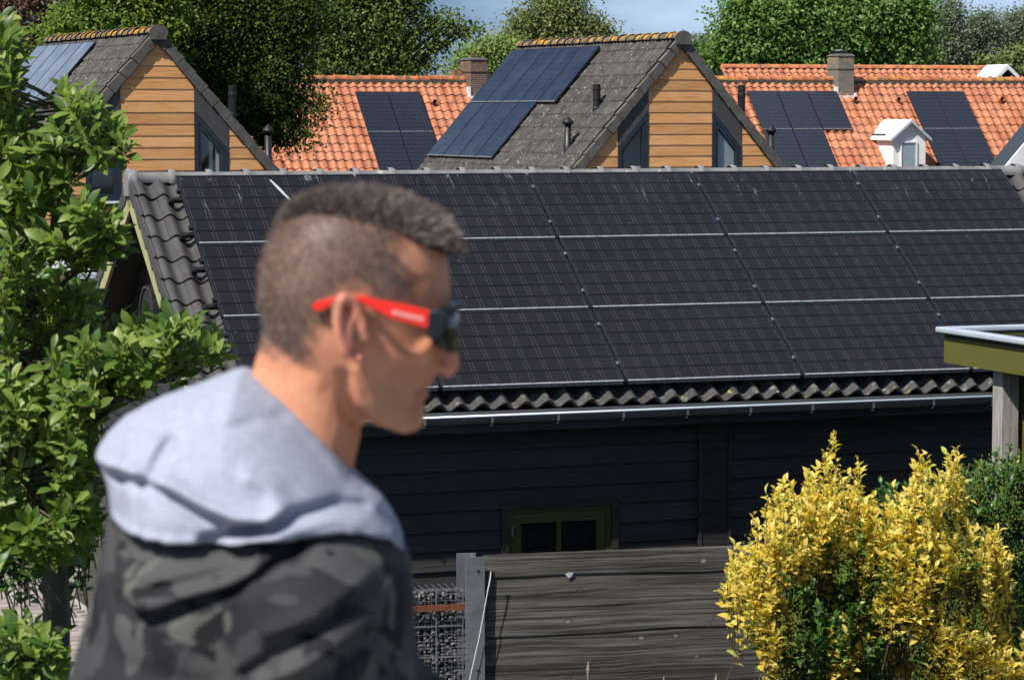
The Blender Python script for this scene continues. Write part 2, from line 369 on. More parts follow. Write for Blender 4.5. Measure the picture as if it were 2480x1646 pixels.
def glass():
    t = NT('window_glass'); t.t.nodes.remove(t.p)
    g = t.n('BsdfGlossy'); g.inputs['Roughness'].default_value = .03; tr = t.n('BsdfTransparent'); tr.inputs[0].default_value = (.86, .9, .92, 1)
    lw = t.n('LayerWeight'); fc = t.math('MULTIPLY_ADD', t.math('POWER', lw.outputs['Facing'], 4.), .7, .05); mx = t.n('MixShader'); t.l(fc, mx.inputs[0]); t.l(tr.outputs[0], mx.inputs[1]); t.l(g.outputs[0], mx.inputs[2]); t.l(mx.outputs[0], t.out.inputs[0])
    M['glass'] = t.m
glass()
def brick(name, c1, c2, mortar):
    t = NT(name); b = t.n('TexBrick'); b.inputs['Scale'].default_value = 1.; b.inputs['Brick Width'].default_value = .21; b.inputs['Row Height'].default_value = .062; b.inputs['Mortar Size'].default_value = .008
    ob = t.n('SeparateXYZ'); t.l(t.tc.outputs['Object'], ob.inputs[0]); cm = t.n('CombineXYZ'); t.l(t.math('ADD', ob.outputs[0], ob.outputs[1]), cm.inputs[0]); t.l(ob.outputs[2], cm.inputs[1]); t.l(cm.outputs[0], b.inputs['Vector'])
    b.inputs['Color1'].default_value = (*c1, 1); b.inputs['Color2'].default_value = (*c2, 1); b.inputs['Mortar'].default_value = (*mortar, 1)
    c = t.mix(t.ramp(t.noise(5, 5, .7), [(.52, 0.), (.7, .6)]), b.outputs['Color'], (.2, .19, .17))
    c = t.mix(t.math('MULTIPLY', t.ramp(t.noise(6, 5, .7, stretch=(1, 1, .6)), [(.52, 0.), (.6, .8)]), t.ramp(t.math('MULTIPLY', ob.outputs[2], .5), [(.62, 0.), (.8, 1.)])), c, (.45, .27, .05))
    bp = t.n('Bump'); bp.inputs['Strength'].default_value = .6; bp.inputs['Distance'].default_value = .01; bp.invert = True; t.l(b.outputs['Fac'], bp.inputs['Height']); t.l(bp.outputs[0], t.p.inputs['Normal'])
    M[name] = t.set(c, .85, 0, .2)
brick('chimney_brick_brown', (.16, .085, .05), (.10, .058, .04), (.19, .17, .15))
brick('chimney_brick_grey', (.22, .19, .155), (.165, .145, .12), (.13, .12, .105))
def leaf(name, c1, c2, c3=None, trans=.35, rough=.45, back=None, spec=.5):
    """colour varies leaf by leaf; thin leaves let light through"""
    t = NT(name); r = t.rnd()
    stops = [(0, c1), (.88, c2)] + ([(.96, c3), (1, c3)] if c3 else [])
    c = t.ramp(r, stops)
    if back:
        c = t.mix(t.n('NewGeometry').outputs['Backfacing'], c, back)
    t.set(c, rough, 0, spec)
    tl = t.n('BsdfTranslucent'); t.l(t.mix(1., c, (1.25, 1.35, .55), 'MULTIPLY'), tl.inputs[0])
    mx = t.n('MixShader'); mx.inputs[0].default_value = trans; t.l(t.p.outputs[0], mx.inputs[1]); t.l(tl.outputs[0], mx.inputs[2]); t.l(mx.outputs[0], t.out.inputs[0])
    M[name] = t.m
leaf('leaf_magnolia', (.045, .105, .015), (.20, .285, .052), (.26, .31, .085), .38, .42, (.20, .27, .085), .4)
leaf('leaf_gold', (.62, .44, .05), (.82, .66, .17), (.46, .5, .10), .44, .45, None, .4)
leaf('leaf_goldgreen', (.10, .18, .03), (.30, .34, .05), (.5, .36, .04), .3, .4)
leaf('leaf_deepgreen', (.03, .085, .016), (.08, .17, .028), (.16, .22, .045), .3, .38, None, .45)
leaf('leaf_dark', (.022, .05, .010), (.08, .13, .022), (.17, .22, .035), .38, .6, None, .2)
leaf('leaf_loose', (.065, .12, .03), (.15, .215, .06), (.24, .27, .09), .42, .6, None, .2)
leaf('leaf_walnut', (.085, .17, .04), (.185, .30, .08), (.26, .36, .13), .42, .55, None, .25)
leaf('leaf_greygreen', (.11, .15, .095), (.20, .245, .165), (.28, .31, .23), .42, .65, None, .2)
leaf('leaf_olive', (.12, .15, .055), (.24, .27, .11), (.32, .33, .16), .42, .6, None, .2)
leaf('leaf_copper', (.06, .04, .028), (.15, .095, .06), (.22, .17, .1), .35, .55, None, .2)
leaf('leaf_bright', (.07, .14, .025), (.19, .27, .045), (.28, .34, .07), .42, .55, None, .25)
leaf('leaf_sallow', (.13, .21, .055), (.28, .36, .12), (.36, .42, .18), .42, .55, None, .2)

# ------------------------------------------------------------------ ground
def mat4(X, Y, Z, o):
    m = Matrix.Identity(4)
    for i in range(3):
        m[i][0] = X[i]; m[i][1] = Y[i]; m[i][2] = Z[i]; m[i][3] = o[i]
    return m
MB().xy([(-2500, -60), (2500, -60), (2500, 5000), (-2500, 5000)], -.4, 0.).build('ground', M['soil'], kind='structure')
# brick paving of the yard left of the black shed
FP = Frame((-7.5, 29, 0), .3522)
pav = empty('paved_yard', FP.m); tag(pav, kind='structure')
MB().box(-3.5, 3.4, -3.2, 12.0, .004, .03).build('bedding', M['concrete'], pav)
pm = MB().box(-.1, .1, -.05, .05, .03, .066).mesh('paver', M['paver'])
pspots = [(x*.206+(.103 if r % 2 else 0), r*.106) for r in range(-28, 110) for x in range(-16, 16)]
pspots = [(x, y) for x, y in pspots]
def pav_px(x, y): return proj([FP.w(x, y, .06)])[0]
pp = [(x, y, pav_px(x, y)) for x, y in pspots]
vis = [q for q in pp if -10 < q[2][0] < 260 and 1330 < q[2][1] < 1600]
vis.sort(key=lambda q: q[2][2]); vis = vis[:300]; vset = {(q[0], q[1]) for q in vis}
for x, y, _ in vis:
    link('paver', pm, pav, Matrix.Translation((x, y, random.uniform(-.004, .004))) @ Matrix.Rotation(random.uniform(-.02, .02), 4, 'Z'))
rest = MB()
for x, y, _ in pp:
    if (x, y) not in vset: rest.box(x-.1, x+.1, y-.05, y+.05, .03, .064)
rest.build('paver_field', M['paver'], pav, kind='stuff')

# ------------------------------------------------------------------ solar panels
_pc = {}
def panel_meshes(W, H, cells, rail):
    k = (W, H, cells, rail)
    if k in _pc: return _pc[k]
    b = .014; f = MB()
    f.box(0, b, 0, H, -.038, .002); f.box(W-b, W, 0, H, -.038, .002); f.box(b, W-b, H-b, H, -.038, .002)
    if not rail: f.box(b, W-b, 0, b, -.038, .002)
    f.box(b, W-b, .02, H-b, -.034, -.028)
    fm = f.mesh('frame', M['panel_frame'])
    g = bpy.data.meshes.new('glass'); y0 = .017 if rail else b
    g.from_pydata([(b, y0, -.001), (W-b, y0, -.001), (W-b, H-b, -.001), (b, H-b, -.001)], [], [(0, 1, 2, 3)])
    uvl = g.uv_layers.new(name='UVMap')
    for i, q in enumerate(((0, 0), (1, 0), (1, 1), (0, 1))): uvl.data[i].uv = q
    g.materials.append(M[cells]); g.update()
    rm = MB().box(b, W-b, 0, .017, -.038, .004).mesh('lower_rail', M['dusty_rail']) if rail else None
    _pc[k] = (fm, g, rm); return _pc[k]
def solar_panel(m, W, H, cells, label, group, rail=True):
    e = empty('solar_panel', m, label, 'solar panel', group)
    fm, g, rm = panel_meshes(W, H, cells, rail)
    link('frame', fm, e); link('glass', g, e)
    if rm: link('lower_rail', rm, e)
    return e
ORD = ['first', 'second', 'third', 'fourth', 'fifth', 'sixth']

# ------------------------------------------------------------------ roof tiles
def pantile(name, w, ln, A, lip, mat, n=9, waves=1, phase=.25):
    xs = np.linspace(0, w, n); zz = A*np.cos(2*np.pi*waves*(xs/w) - 2*np.pi*phase)
    top0 = [(x, 0, z+lip) for x, z in zip(xs, zz)]; top1 = [(x, ln, z) for x, z in zip(xs, zz)]; bot = [(x, 0.004, z-.004) for x, z in zip(xs, zz)]
    V = top0+top1+bot; F = [(i, i+1, n+i+1, n+i) for i in range(n-1)] + [(2*n+i, 2*n+i+1, i+1, i) for i in range(n-1)]
    me = np_mesh(name, V, F, mat, True)
    sh = np.ones(len(F), bool); sh[n-1:] = False
    me.polygons.foreach_set('use_smooth', sh)
    try:
        me.set_sharp_from_angle(angle=R(50))
    except Exception: pass
    return me, np.array(V), np.array(F)
def lay_tiles(roof, wm, Tf, ncol, nrow, w, ex, tile, hidden, limit, mat, name='tile', jit=.004, inview=lambda u, v: True):
    """roof: parent object, wm: its world matrix, Tf: matrix of the tile plane (x across, y up, z normal) in roof coordinates"""
    me, V, F = tile; cand = []; rest = []
    W = np.array(wm @ Tf)
    for r in range(nrow):
        for c in range(ncol):
            x, y = c*w, r*ex
            p = W @ np.array([x+w/2, y+ex/2, 0, 1]); q = proj(p[:3])[0]
            ok = 0 < q[0] < 2480 and 0 < q[1] < 1646 and inview(q[0], q[1]) and not hidden(x+w/2, y+ex/2)
            (cand if ok else rest).append((q[2], x, y))
    cand.sort(); rest += cand[limit:]; cand = cand[:limit]
    def place(x, y):
        return Matrix.Translation((x, y, random.uniform(-jit, jit))) @ Matrix.Rotation(random.uniform(-1, 1)*jit*2.2, 4, 'Z') @ Matrix.Rotation(random.uniform(-1, 1)*jit*1.5, 4, 'X')
    for _, x, y in cand: link(name, me, roof, Tf @ place(x, y))
    if rest:
        k = len(V); Vs = []; Rn = []
        H = np.c_[V, np.ones(k)]
        for _, x, y in rest:
            Vs.append((H @ np.array(Tf @ place(x, y)).T)[:, :3]); Rn.append(np.full(k, random.random()))
        Fs = np.concatenate([F + i*k for i in range(len(rest))])
        o = link('tile_field', np_mesh('tile_field', np.concatenate(Vs), Fs, mat, True, np.concatenate(Rn)), roof); o.data.set_sharp_from_angle(angle=R(50)); tag(o, kind='stuff')

# ------------------------------------------------------------------ the black shed
FS = Frame((-3.0918, 26.4227, 0), .3522); SL = .6168; ZP = CAM_Z - .5834
cs, ss = math.cos(SL), math.sin(SL)
DN = Vector((0, -cs, -ss)); NM = Vector((0, -ss, cs)); PO = Vector((0, 0, ZP))
shed = empty('shed', FS.m, 'long black timber shed with grey pantile roof behind the grey plank fence', 'shed')
X0, X1 = -.37, 9.45
def TP(x, q, h=0.): return Vector((x, 0, ZP)) + NM*(-.155+h) + DN*q
QR, QE = -.165, 3.205
RY, RZ = TP(0, QR).y, TP(0, QR).z; EY, EZ = TP(0, QE).y, TP(0, QE).z
roof = empty('roof', Matrix.Identity(4)); roof.parent = shed
deck = MB()
deck.prism([TP(X0+.04, QR, -.05), TP(X0+.04, QE-.02, -.05), TP(X0+.04, QE-.02, -.09), (X0+.04, RY, RZ-.13), (X0+.04, 2*RY-TP(0, QE, -.09).y, TP(0, QE, -.09).z), (X0+.04, 2*RY-TP(0, QE, -.05).y, TP(0, QE, -.05).z)],
           [TP(X1-.04, QR, -.05), TP(X1-.04, QE-.02, -.05), TP(X1-.04, QE-.02, -.09), (X1-.04, RY, RZ-.13), (X1-.04, 2*RY-TP(0, QE, -.09).y, TP(0, QE, -.09).z), (X1-.04, 2*RY-TP(0, QE, -.05).y, TP(0, QE, -.05).z)])
deck.build('roof_deck', M['black_rubber'], roof)
EX = (QE-QR)/11; TW = .2
tm = pantile('tile', TW, EX+.05, .032, .024, M['shed_tile'], 11, 1, .3)
tmm = pantile('tile', TW, EX+.05, .040, .034, M['mossy_tile'], 11, 1, .3)
NC = int((X1-X0)/TW)
Tf = mat4((1, 0, 0), -DN, NM, TP(X0, QE))
def shed_hidden(x, y):
    return .40 < x < 8.9 and y > EX*1.0
wm = FS.m
lay_tiles(roof, wm, Tf @ Matrix.Translation((0, EX, 0)), NC, 10, TW, EX, tm, lambda x, y: .36 < x < 8.9, 120, M['shed_tile'], jit=.003)
lay_tiles(roof, wm, Tf, NC, 1, TW, EX, tmm, lambda x, y: False, 80, M['mossy_tile'], jit=.003)
Tb = mat4((-1, 0, 0), Vector((0, -cs, ss)), Vector((0, ss, cs)), Vector((X1, 2*RY-EY, EZ)))
lay_tiles(roof, wm, Tb, NC, 11, TW, EX, tm, lambda x, y: True, 0, M['shed_tile'], jit=.003)
# verge flanks, front and back slope
for r in range(11):
    q0 = QE - r*EX
    for back in (0, 1):
        def fl(x, q, h):
            p = TP(x, q, h)
            return (p.x, 2*RY-p.y, p.z) if back else tuple(p)
        a = [fl(X0-.012, q0, .05), fl(X0-.012, q0-EX, .028), fl(X0-.012, q0-EX, -.075), fl(X0-.012, q0, -.11)]
        b = [(X0+.01, p[1], p[2]) for p in a]
        MB().prism(a, b).build('verge_flank', M['shed_tile'], roof)
# ridge caps
cap = MB(); n = 12; ln = .355
rings = [(0, .100), (.035, .106), (.065, .098), (.085, .078), (ln+.02, .078)]
vs_ = []
for x, rr in rings:
    for j in range(n+1):
        a = math.pi*j/n*1.16 - math.pi*.08; vs_.append((x, -math.cos(a)*rr*1.05, math.sin(a)*rr))
cap.add(vs_, [(i*(n+1)+j, (i+1)*(n+1)+j, (i+1)*(n+1)+j+1, i*(n+1)+j+1) for i in range(len(rings)-1) for j in range(n)])
capm = cap.mesh('ridge_cap', M['ridge_grey'], True)
for k in range(int((X1-X0)/ln)):
    link('ridge_cap', capm, roof, Matrix.Translation((X0+k*ln, RY, RZ-.022+random.uniform(-.003, .003))))
e_ = MB(); pts = [(math.cos(a)*.108, math.sin(a)*.108) for a in [math.pi*j/10 for j in range(11)]] + [(-.10, -.14), (.10, -.14)]
e_.prism([(X0-.03, RY+x, RZ-.02+z) for x, z in pts], [(X0+.01, RY+x, RZ-.02+z) for x, z in pts]).build('ridge_end_cap', M['ridge_grey'], roof)
# barge boards
for back in (0, 1):
    def bb(q, h):
        p = TP(0, q, h); return (2*RY-p.y if back else p.y, p.z)
    a = [bb(QR+.02, -.10), bb(QE-.02, -.10), bb(QE-.02, -.235), bb(QR+.02, -.235)]
    MB().prism([(X0+.0, y, z) for y, z in a], [(X0+.03, y, z) for y, z in a]).build('barge_board', M['pale_olive'], shed)
# walls
WY = EY + .36; BY = 2*RY-WY; GX = X0 + .27
body = MB(); body.prism([(GX+.05, WY+.05, 0), (GX+.05, WY+.05, EZ-.05), (GX+.05, RY, RZ-.2), (GX+.05, BY-.05, EZ-.05), (GX+.05, BY-.05, 0)][::-1], [(X1-.3, WY+.05, 0), (X1-.3, WY+.05, EZ-.05), (X1-.3, RY, RZ-.2), (X1-.3, BY-.05, EZ-.05), (X1-.3, BY-.05, 0)][::-1])
body.build('wall_core', M['black_rubber'], shed)
MB().box(X0+.1, X1-.1, EY+.03, WY+.04, EZ-.15, EZ-.12).build('soffit', M['black_board'], shed)
# front weatherboards: sections left of the door, over it, right of it up to the trim post, then beyond
dl = FS.on_y(1212, 1230, WY); dr = FS.on_y(1492, 1222, WY); tl_ = FS.on_y(1694, 1200, WY).x; tr_ = FS.on_y(1757, 1200, WY).x
DX0, DX1, DZ = dl.x, dr.x, (dl.z+dr.z)/2
w2 = FS.on_y(2085, 1178, WY); w2b = FS.on_y(2165, 1172, WY)
bp = .176; zt = FS.on_y(1500, 1074, WY).z
zs = [zt + k*bp for k in range(3, -20, -1)]
def weatherboard(x0, x1, z0, z1, parent=shed, nm='weatherboard', jig=.004):
    if x1-x0 < .02 or z1-z0 < .02: return
    a = random.uniform(-jig, jig); b = random.uniform(-jig, jig); t = random.uniform(-.003, .003)
    prof = lambda x, dz: [(x, WY-.034+t, z0+dz), (x, WY+.045, z0+dz), (x, WY+.045, z1+.02+dz), (x, WY+.004+t, z1+.02+dz)]
    MB().prism(prof(x0, a), prof(x1, b)).build(nm, M['black_board'], parent)
for z in zs:
    z0, z1 = max(z, .05), z+bp
    if z1 < .12 or z0 > EZ-.05: continue
    z1 = min(z1, EZ-.04)
    split = [GX]
    if z0 < DZ - .05:
        weatherboard(GX, DX0, z0, z1); weatherboard(DX1, tl_, z0, z1)
    else:
        weatherboard(GX, tl_, z0, z1)
    if w2.z-.5 < z0 and z1 < w2.z+.06:
        weatherboard(tr_, w2.x, z0, z1); weatherboard(w2b.x, X1-.35, z0, z1)
    else:
        weatherboard(tr_, X1-.35, z0, z1)
# gable weatherboards, left end
for z in zs:
    z0, z1 = max(z, .05), z+bp
    if z1 < .12 or z0 > RZ-.45: continue
    y0 = lambda zz: min(WY + max(0, (zz-(EZ-.12))/math.tan(SL)), RY)
    yb = lambda zz: 2*RY - y0(zz)
    for ya, yb_ in ([(0, 1)]):
        a = [(GX-.03, y0(z0), z0), (GX-.03, yb(z0), z0), (GX+.0, yb(z1), z1+.01), (GX+.0, y0(z1), z1+.01)]
        b = [(GX+.04, p[1], p[2]) for p in a]
        MB().prism(a[::-1], b[::-1]).build('weatherboard', M['black_board'], shed)
# vertical trim
t_ = MB(); t_.box(tl_+.0, tr_, WY-.05, WY-.026, .05, EZ-.1); t_.build('trim_board', M['black_board'], shed)
MB().box(tl_-.03, tl_-.002, WY-.06, WY+.02, .05, EZ-.1).build('trim_batten', M['black_board'], shed)
MB().box(tr_+.002, tr_+.03, WY-.06, WY+.02, .05, EZ-.1).build('trim_batten', M['black_board'], shed)
# olive door with two panes, only its top stands above the fence
door = empty('door', Matrix.Identity(4)); door.parent = shed
MB().box(DX0-.005, DX0+.055, WY-.05, WY+.05, .05, DZ+.05).box(DX1-.055, DX1+.005, WY-.05, WY+.05, .05, DZ+.05).box(DX0+.055, DX1-.055, WY-.048, WY+.05, DZ-.0, DZ+.05).build('casing', M['black_board'], door)
fx0, fx1, fz = DX0+.056, DX1-.056, DZ-.004
mid = (fx0+fx1)/2
rail_ = MB(); rail_.box(fx0, fx0+.045, WY-.02, WY+.04, .06, fz).box(fx1-.045, fx1, WY-.02, WY+.04, .06, fz).box(fx0+.045, fx1-.045, WY-.02, WY+.04, fz-.035, fz)
rail_.build('door_frame', M['olive_dark'], door)
lx0, lx1, lz = fx0+.05, fx1-.05, fz-.04
lf = MB(); lf.box(lx0, lx0+.085, WY-.012, WY+.03, .08, lz).box(lx1-.085, lx1, WY-.012, WY+.03, .08, lz).box(lx0+.085, lx1-.085, WY-.012, WY+.03, lz-.09, lz).box(lx0+.085, lx1-.085, WY-.012, WY+.03, .08, 1.0).box(mid-.02, mid+.02, WY-.012, WY+.03, 1.0, lz-.09)
lf.build('door_leaf', M['olive_dark'], door)
for a, b in ((lx0+.085, mid-.02), (mid+.02, lx1-.085)):
    MB().box(a, b, WY+.012, WY+.016, 1.0, lz-.09).build('pane', M['glass'], door)
MB().box(lx0+.02, lx1-.02, WY+.045, WY+.048, .1, lz-.02).build('door_void', M['interior'], door)
for hz in (lz-.2, lz-.5):
    MB().tube([(lx0-.004, WY-.03, hz), (lx0-.004, WY-.03, hz+.09)], .009, 8).build('hinge', M['clamp_metal'], door)
win = empty('window', Matrix.Identity(4)); win.parent = shed
wz = w2.z
mb = MB(); ring_xz(mb, [(w2.x-.02, wz-.5), (w2b.x+.02, wz-.5), (w2b.x+.02, wz), (w2.x-.02, wz)], .05, WY-.04, WY+.03); mb.build('window_frame', M['olive_dark'], win)
MB().box(w2.x+.03, w2b.x-.03, WY+.0, WY+.004, wz-.45, wz-.05).build('pane', M['glass'], win)
# arched window in the gable
aw = empty('arched_window', Matrix.Identity(4)); aw.parent = shed
ac = FS.on_x(356, 715, GX-.035); ry_ = .30
arch = [(ac.y-ry_, ac.z-1.1), (ac.y+ry_, ac.z-1.1)] + [(ac.y+ry_*math.cos(a), ac.z-.25+ry_*1.15*math.sin(a)) for a in [math.pi*j/12 for j in range(13)]]
MB().prism([(GX-.036, y, z) for y, z in arch], [(GX+.02, y, z) for y, z in arch]).build('pane', M['interior'], aw)
mb = MB(); inn = [(ac.y+(y-ac.y)*.86, ac.z-.3+(z-ac.z+.3)*.93) for y, z in arch]
for i in range(len(arch)-1):
    if i == 0: continue
    mb.prism([(GX-.05, *arch[i]), (GX-.05, *arch[i+1]), (GX-.05, *inn[i+1]), (GX-.05, *inn[i])][::-1], [(GX-.0, *arch[i]), (GX-.0, *arch[i+1]), (GX-.0, *inn[i+1]), (GX-.0, *inn[i])][::-1])
mb.build('window_frame', M['black_board'], aw)
# gutter
gut = empty('gutter', Matrix.Identity(4)); gut.parent = shed
gy, gz = EY-.085, EZ-.045
prof = [(gy-.065, gz), (gy-.062, gz-.035), (gy-.045, gz-.062), (gy, gz-.075), (gy+.045, gz-.062), (gy+.065, gz-.03), (gy+.065, gz+.03), (gy+.06, gz+.03), (gy+.06, gz-.028), (gy+.04, gz-.056), (gy, gz-.068), (gy-.04, gz-.056), (gy-.056, gz-.033), (gy-.059, gz)]
MB().prism([(X0+.05, y, z) for y, z in prof][::-1], [(X1-.1, y, z) for y, z in prof][::-1]).build('trough', M['pvc_grey'], gut)
MB().tube([(X0+.05, gy-.066, gz+.003), (X1-.1, gy-.066, gz+.003)], .012, 8).build('rim', M['zinc'], gut, True)
k = .3
while k < X1-.2:
    MB().box(k-.01, k+.01, gy-.05, gy+.07, gz-.084, gz-.076).box(k-.01, k+.01, gy-.076, gy-.068, gz-.06, gz-.01).box(k-.012, k+.012, gy-.06, gy+.09, gz+.0, gz+.006).build('bracket', M['pvc_grey'], gut); k += .61
MB().box(X0+.1, X1-.12, EY+.0, EY+.025, EZ-.2, EZ-.03).build('fascia_board', M['anthracite'], shed)
# the array: five columns, three rows
rown = ['top', 'middle', 'bottom']
for i in range(5):
    for j in range(3):
        o = PO + Vector((i*1.72, 0, 0)) + DN*((j+1)*1.03-.012)
        m = FS.m @ mat4((1, 0, 0), -DN, NM, o + Vector((.01, 0, 0)))
        lab = 'black solar panel on the shed roof, %s row, %s' % (rown[j], ['leftmost, beside the bare tile strip', 'second from the left', 'third from the left', 'fourth from the left', 'rightmost'][i])
        sp = solar_panel(m, 1.70, 1.010, 'cells_shed_dirty' if j == 0 else 'cells_shed', lab, 'solar panels on the shed roof')
        for q in (.24, .78):
            if i < 4:
                MB().box(1.697, 1.723, 1.01*q-.018, 1.01*q+.018, -.002, .008).build('clamp', M['clamp_metal'], sp)
                MB().tube([(1.71, 1.01*q, .008), (1.71, 1.01*q, .016)], .008, 8).build('clamp_bolt', M['clamp_metal'], sp)
            if i == 0:
                MB().box(-.03, .004, 1.01*q-.02, 1.01*q+.02, -.03, .006).build('clamp', M['panel_frame'], sp)
        if i == 0 and j == 0:
            b_ = MB(); pts = [(.88, .93), (.93, .80), (1.0, .60), (1.03, .50), (1.08, .33), (1.115, .12), (1.12, .05)]; ws = [.008, .014, .009, .008, .004, .003, .0015]
            vv = []
            for (x, y), w in zip(pts, ws): vv += [(x-w*random.uniform(.7, 1.2), y, .001), (x+w*random.uniform(.7, 1.2), y+.01, .001)]
            b_.add(vv, [(2*q, 2*q+1, 2*q+3, 2*q+2) for q in range(len(pts)-1)]).build('bird_dropping', M['bird_white'], sp)
# rails that stick out at the left edge of the array
for q in (.28, .80, 1.30, 1.82, 2.33, 2.85):
    o = PO + NM*(-.095) + DN*q
    MB().box(-.085, 8.62, -.02, .02, -.0, .04, mat4((1, 0, 0), -DN, NM, o)).build('mounting_rail', M['black_rubber'], roof)
    MB().box(-.10, -.05, -.03, .03, -.05, .03, mat4((1, 0, 0), -DN, NM, o)).build('rail_bracket', M['dark_metal'], roof)

# ------------------------------------------------------------------ cedar-clad gable houses
HS = .845; HT = math.tan(HS); hc, hs_ = math.cos(HS), math.sin(HS)
RIDGE = 7.02; EAVE_Z = 2.75; HALF = (RIDGE-EAVE_Z)/HT; DEP = 8.7
ctile = pantile('tile', .36, .44, .044, .030, M['concrete_tile'], 17, 2, .0)
hex_ = .385
def vent(parent, base, h, r, capped):
    v = empty('vent_pipe', Matrix.Translation(base)); v.parent = parent; v.matrix_local = Matrix.Translation(base)
    if capped:
        MB().tube([(0, 0, -.3), (0, 0, .16), (0, 0, .18), (0, 0, h)], [r*1.25, r*1.25, r, r], 14).build('pipe', M['dark_metal'], v, True)
        MB().tube([(0, 0, h-.02), (0, 0, h+.05), (0, 0, h+.06), (0, 0, h+.14), (0, 0, h+.16)], [r*1.55, r*1.6, r*1.5, r*.45, r*.2], 14).build('cowl', M['dark_metal'], v, True)
    else:
        zz = [(-.3, r*1.1), (.1, r*1.1), (.12, r), (h*.45, r), (h*.46, r*1.16), (h*.5, r*1.16), (h*.51, r*1.03), (h*.8, r*1.08), (h*.81, r*1.2), (h*.86, r*1.2), (h*.87, r*1.05), (h, r*1.05)]
        MB().tube([(0, 0, a) for a, b in zz], [b for a, b in zz], 14).build('pipe', M['dark_metal'], v, False)
def clad_house(P, yaw, label, vis_z, blind, curtain, panels, zoff):
    F = Frame((P[0], P[1], 0), yaw); H = empty('clad_house', F.m, label, 'house')
    rz = RIDGE + zoff
    def px_on_roof(u, v): return F.on_plane(u, v, (0, 0, rz), (-hs_, 0, hc))
    core = MB(); pg = [(-HALF+.05, 0), (HALF-.05, 0), (HALF-.05, EAVE_Z-.1), (0, rz-.22), (-HALF+.05, EAVE_Z-.1)]
    core.xz(pg, .75, DEP-.1); core.build('wall_core', M['interior'], H)
    # roof
    roof = empty('roof', Matrix.Identity(4)); roof.parent = H
    dk = MB()
    for s in (-1, 1):
        a = [(0, rz-.03), (s*HALF*1.06, rz-.03-HALF*1.06*HT), (s*HALF*1.06, rz-.15-HALF*1.06*HT), (0, rz-.15)]
        if s > 0: a = a[::-1]
        dk.xz(a, .02, DEP)
    dk.build('roof_deck', M['black_rubber'], roof)
    nr = int((HALF*1.04/hc)/hex_)+1; ncol = int((DEP+.06)/.36)
    low = nr*hex_
    Tl = mat4((0, -1, 0), (hc, 0, hs_), (-hs_, 0, hc), Vector((-low*hc, DEP, rz-low*hs_+.01)))
    def hid(x, y):                       # beneath the panels
        yy = DEP-x; d = low-y
        return any(a < yy < b and c < d < e for a, b, c, e in panels['mask'])
    lay_tiles(roof, F.m, Tl, ncol, nr, .36, hex_, ctile, hid, 300, M['concrete_tile'], jit=.003, inview=lambda u, v: v < 425)
    Tr = mat4((0, 1, 0), (-hc, 0, hs_), (hs_, 0, hc), Vector((low*hc, 0, rz-low*hs_+.01)))
    lay_tiles(roof, F.m, Tr, ncol, nr, .36, hex_, ctile, lambda x, y: True, 0, M['concrete_tile'], jit=.003)
    # verge tiles on both slopes
    for s, Tm in ((-1, Tl), (1, Tr)):
        for r in range(nr):
            mb = MB(); y0, y1 = r*hex_-.012+random.uniform(-.01, .01), (r+1)*hex_-.018; jz = random.uniform(-.006, .006)
            a = [(0, y0, .062+jz), (0, y0, -.165+jz), (0, y1, -.145+jz), (0, y1, .036+jz)]
            xx = (DEP-.02, DEP+.10) if s < 0 else (-.10, .02)
            mb.prism([(xx[0], *p[1:]) for p in a], [(xx[1], *p[1:]) for p in a])
            mb.build('verge_tile', M['verge_tile'], roof, m=Tm, bevel=.01)
    # ridge caps with orange lichen
    rl = .42; n = 10; prof = [(.0, .19), (.03, .2), (.07, .17), (rl+.03, .155)]; vv = []
    for y, rr in prof:
        for j in range(n+1):
            a = math.pi*j/n; vv.append((-math.cos(a)*rr, y, math.sin(a)*rr*.78-.06))
    rcm = MB().add(vv, [(i*(n+1)+j, i*(n+1)+j+1, (i+1)*(n+1)+j+1, (i+1)*(n+1)+j) for i in range(3) for j in range(n)]).mesh('ridge_cap', M['lichen_ridge'], True)
    k = -.12
    while k < DEP:
        link('ridge_cap', rcm, roof, Matrix.Translation((0, k, rz+.035+random.uniform(-.006, .006)))); k += rl
    pts = [(math.cos(a)*.2, math.sin(a)*.16-.06) for a in [math.pi*j/10 for j in range(11)]] + [(-.16, -.2), (.16, -.2)]
    MB().xz([(x, rz+.035+z) for x, z in pts], -.16, -.11).build('ridge_end_cap', M['lichen_ridge'], roof)
    # gable cladding: boards butt against the windows and the roof line
    top = rz-.17
    line = lambda z: (top-z)/HT          # half width of the wall at height z
    MX = .78; WX = 1.52; bp = .238
    zz0 = RIDGE + zoff - .215 - bp*20
    off = .56                            # height of the grey sheet over each slanted window
    wtop = lambda x: top - x*HT - off
    wbot = vis_z
    def trap(xa0, xb0, xa1, xb1, z0, z1):
        return MB().prism([(xa0, .0, z0), (xb0, .0, z0), (xb1, .0, z1), (xa1, .0, z1)], [(xa0, -.026, z0), (xb0, -.026, z0), (xb1, -.014, z1), (xa1, -.014, z1)])
    for k in range(21):
        z0 = zz0 + k*bp; z1 = min(z0+bp-.005, top-.01); l0, l1 = line(z0), line(z1)
        if z1-z0 < .03: continue
        m0, m1 = min(MX, l0), min(MX, l1)
        trap(-m0, m0, -m1, m1, z0, z1).build('cladding_board', M['cedar'], H)
        for s in (-1, 1):
            if z0+.02 < wbot[s]:         # under the window the boards run through
                if z1 <= wbot[s]+.05:
                    a = [s*MX*1.004, s*max(l0, MX)]; b = [s*MX*1.004, s*max(l1, MX)]
                    trap(min(a), max(a), min(b), max(b), z0, z1).build('cladding_board', M['cedar'], H); continue
            if l0 > WX+.02:
                a = [s*WX, s*l0]; b = [s*WX, s*max(l1, WX+.004)]
                trap(min(a), max(a), min(b), max(b), z0, z1).build('cladding_board', M['cedar'], H)
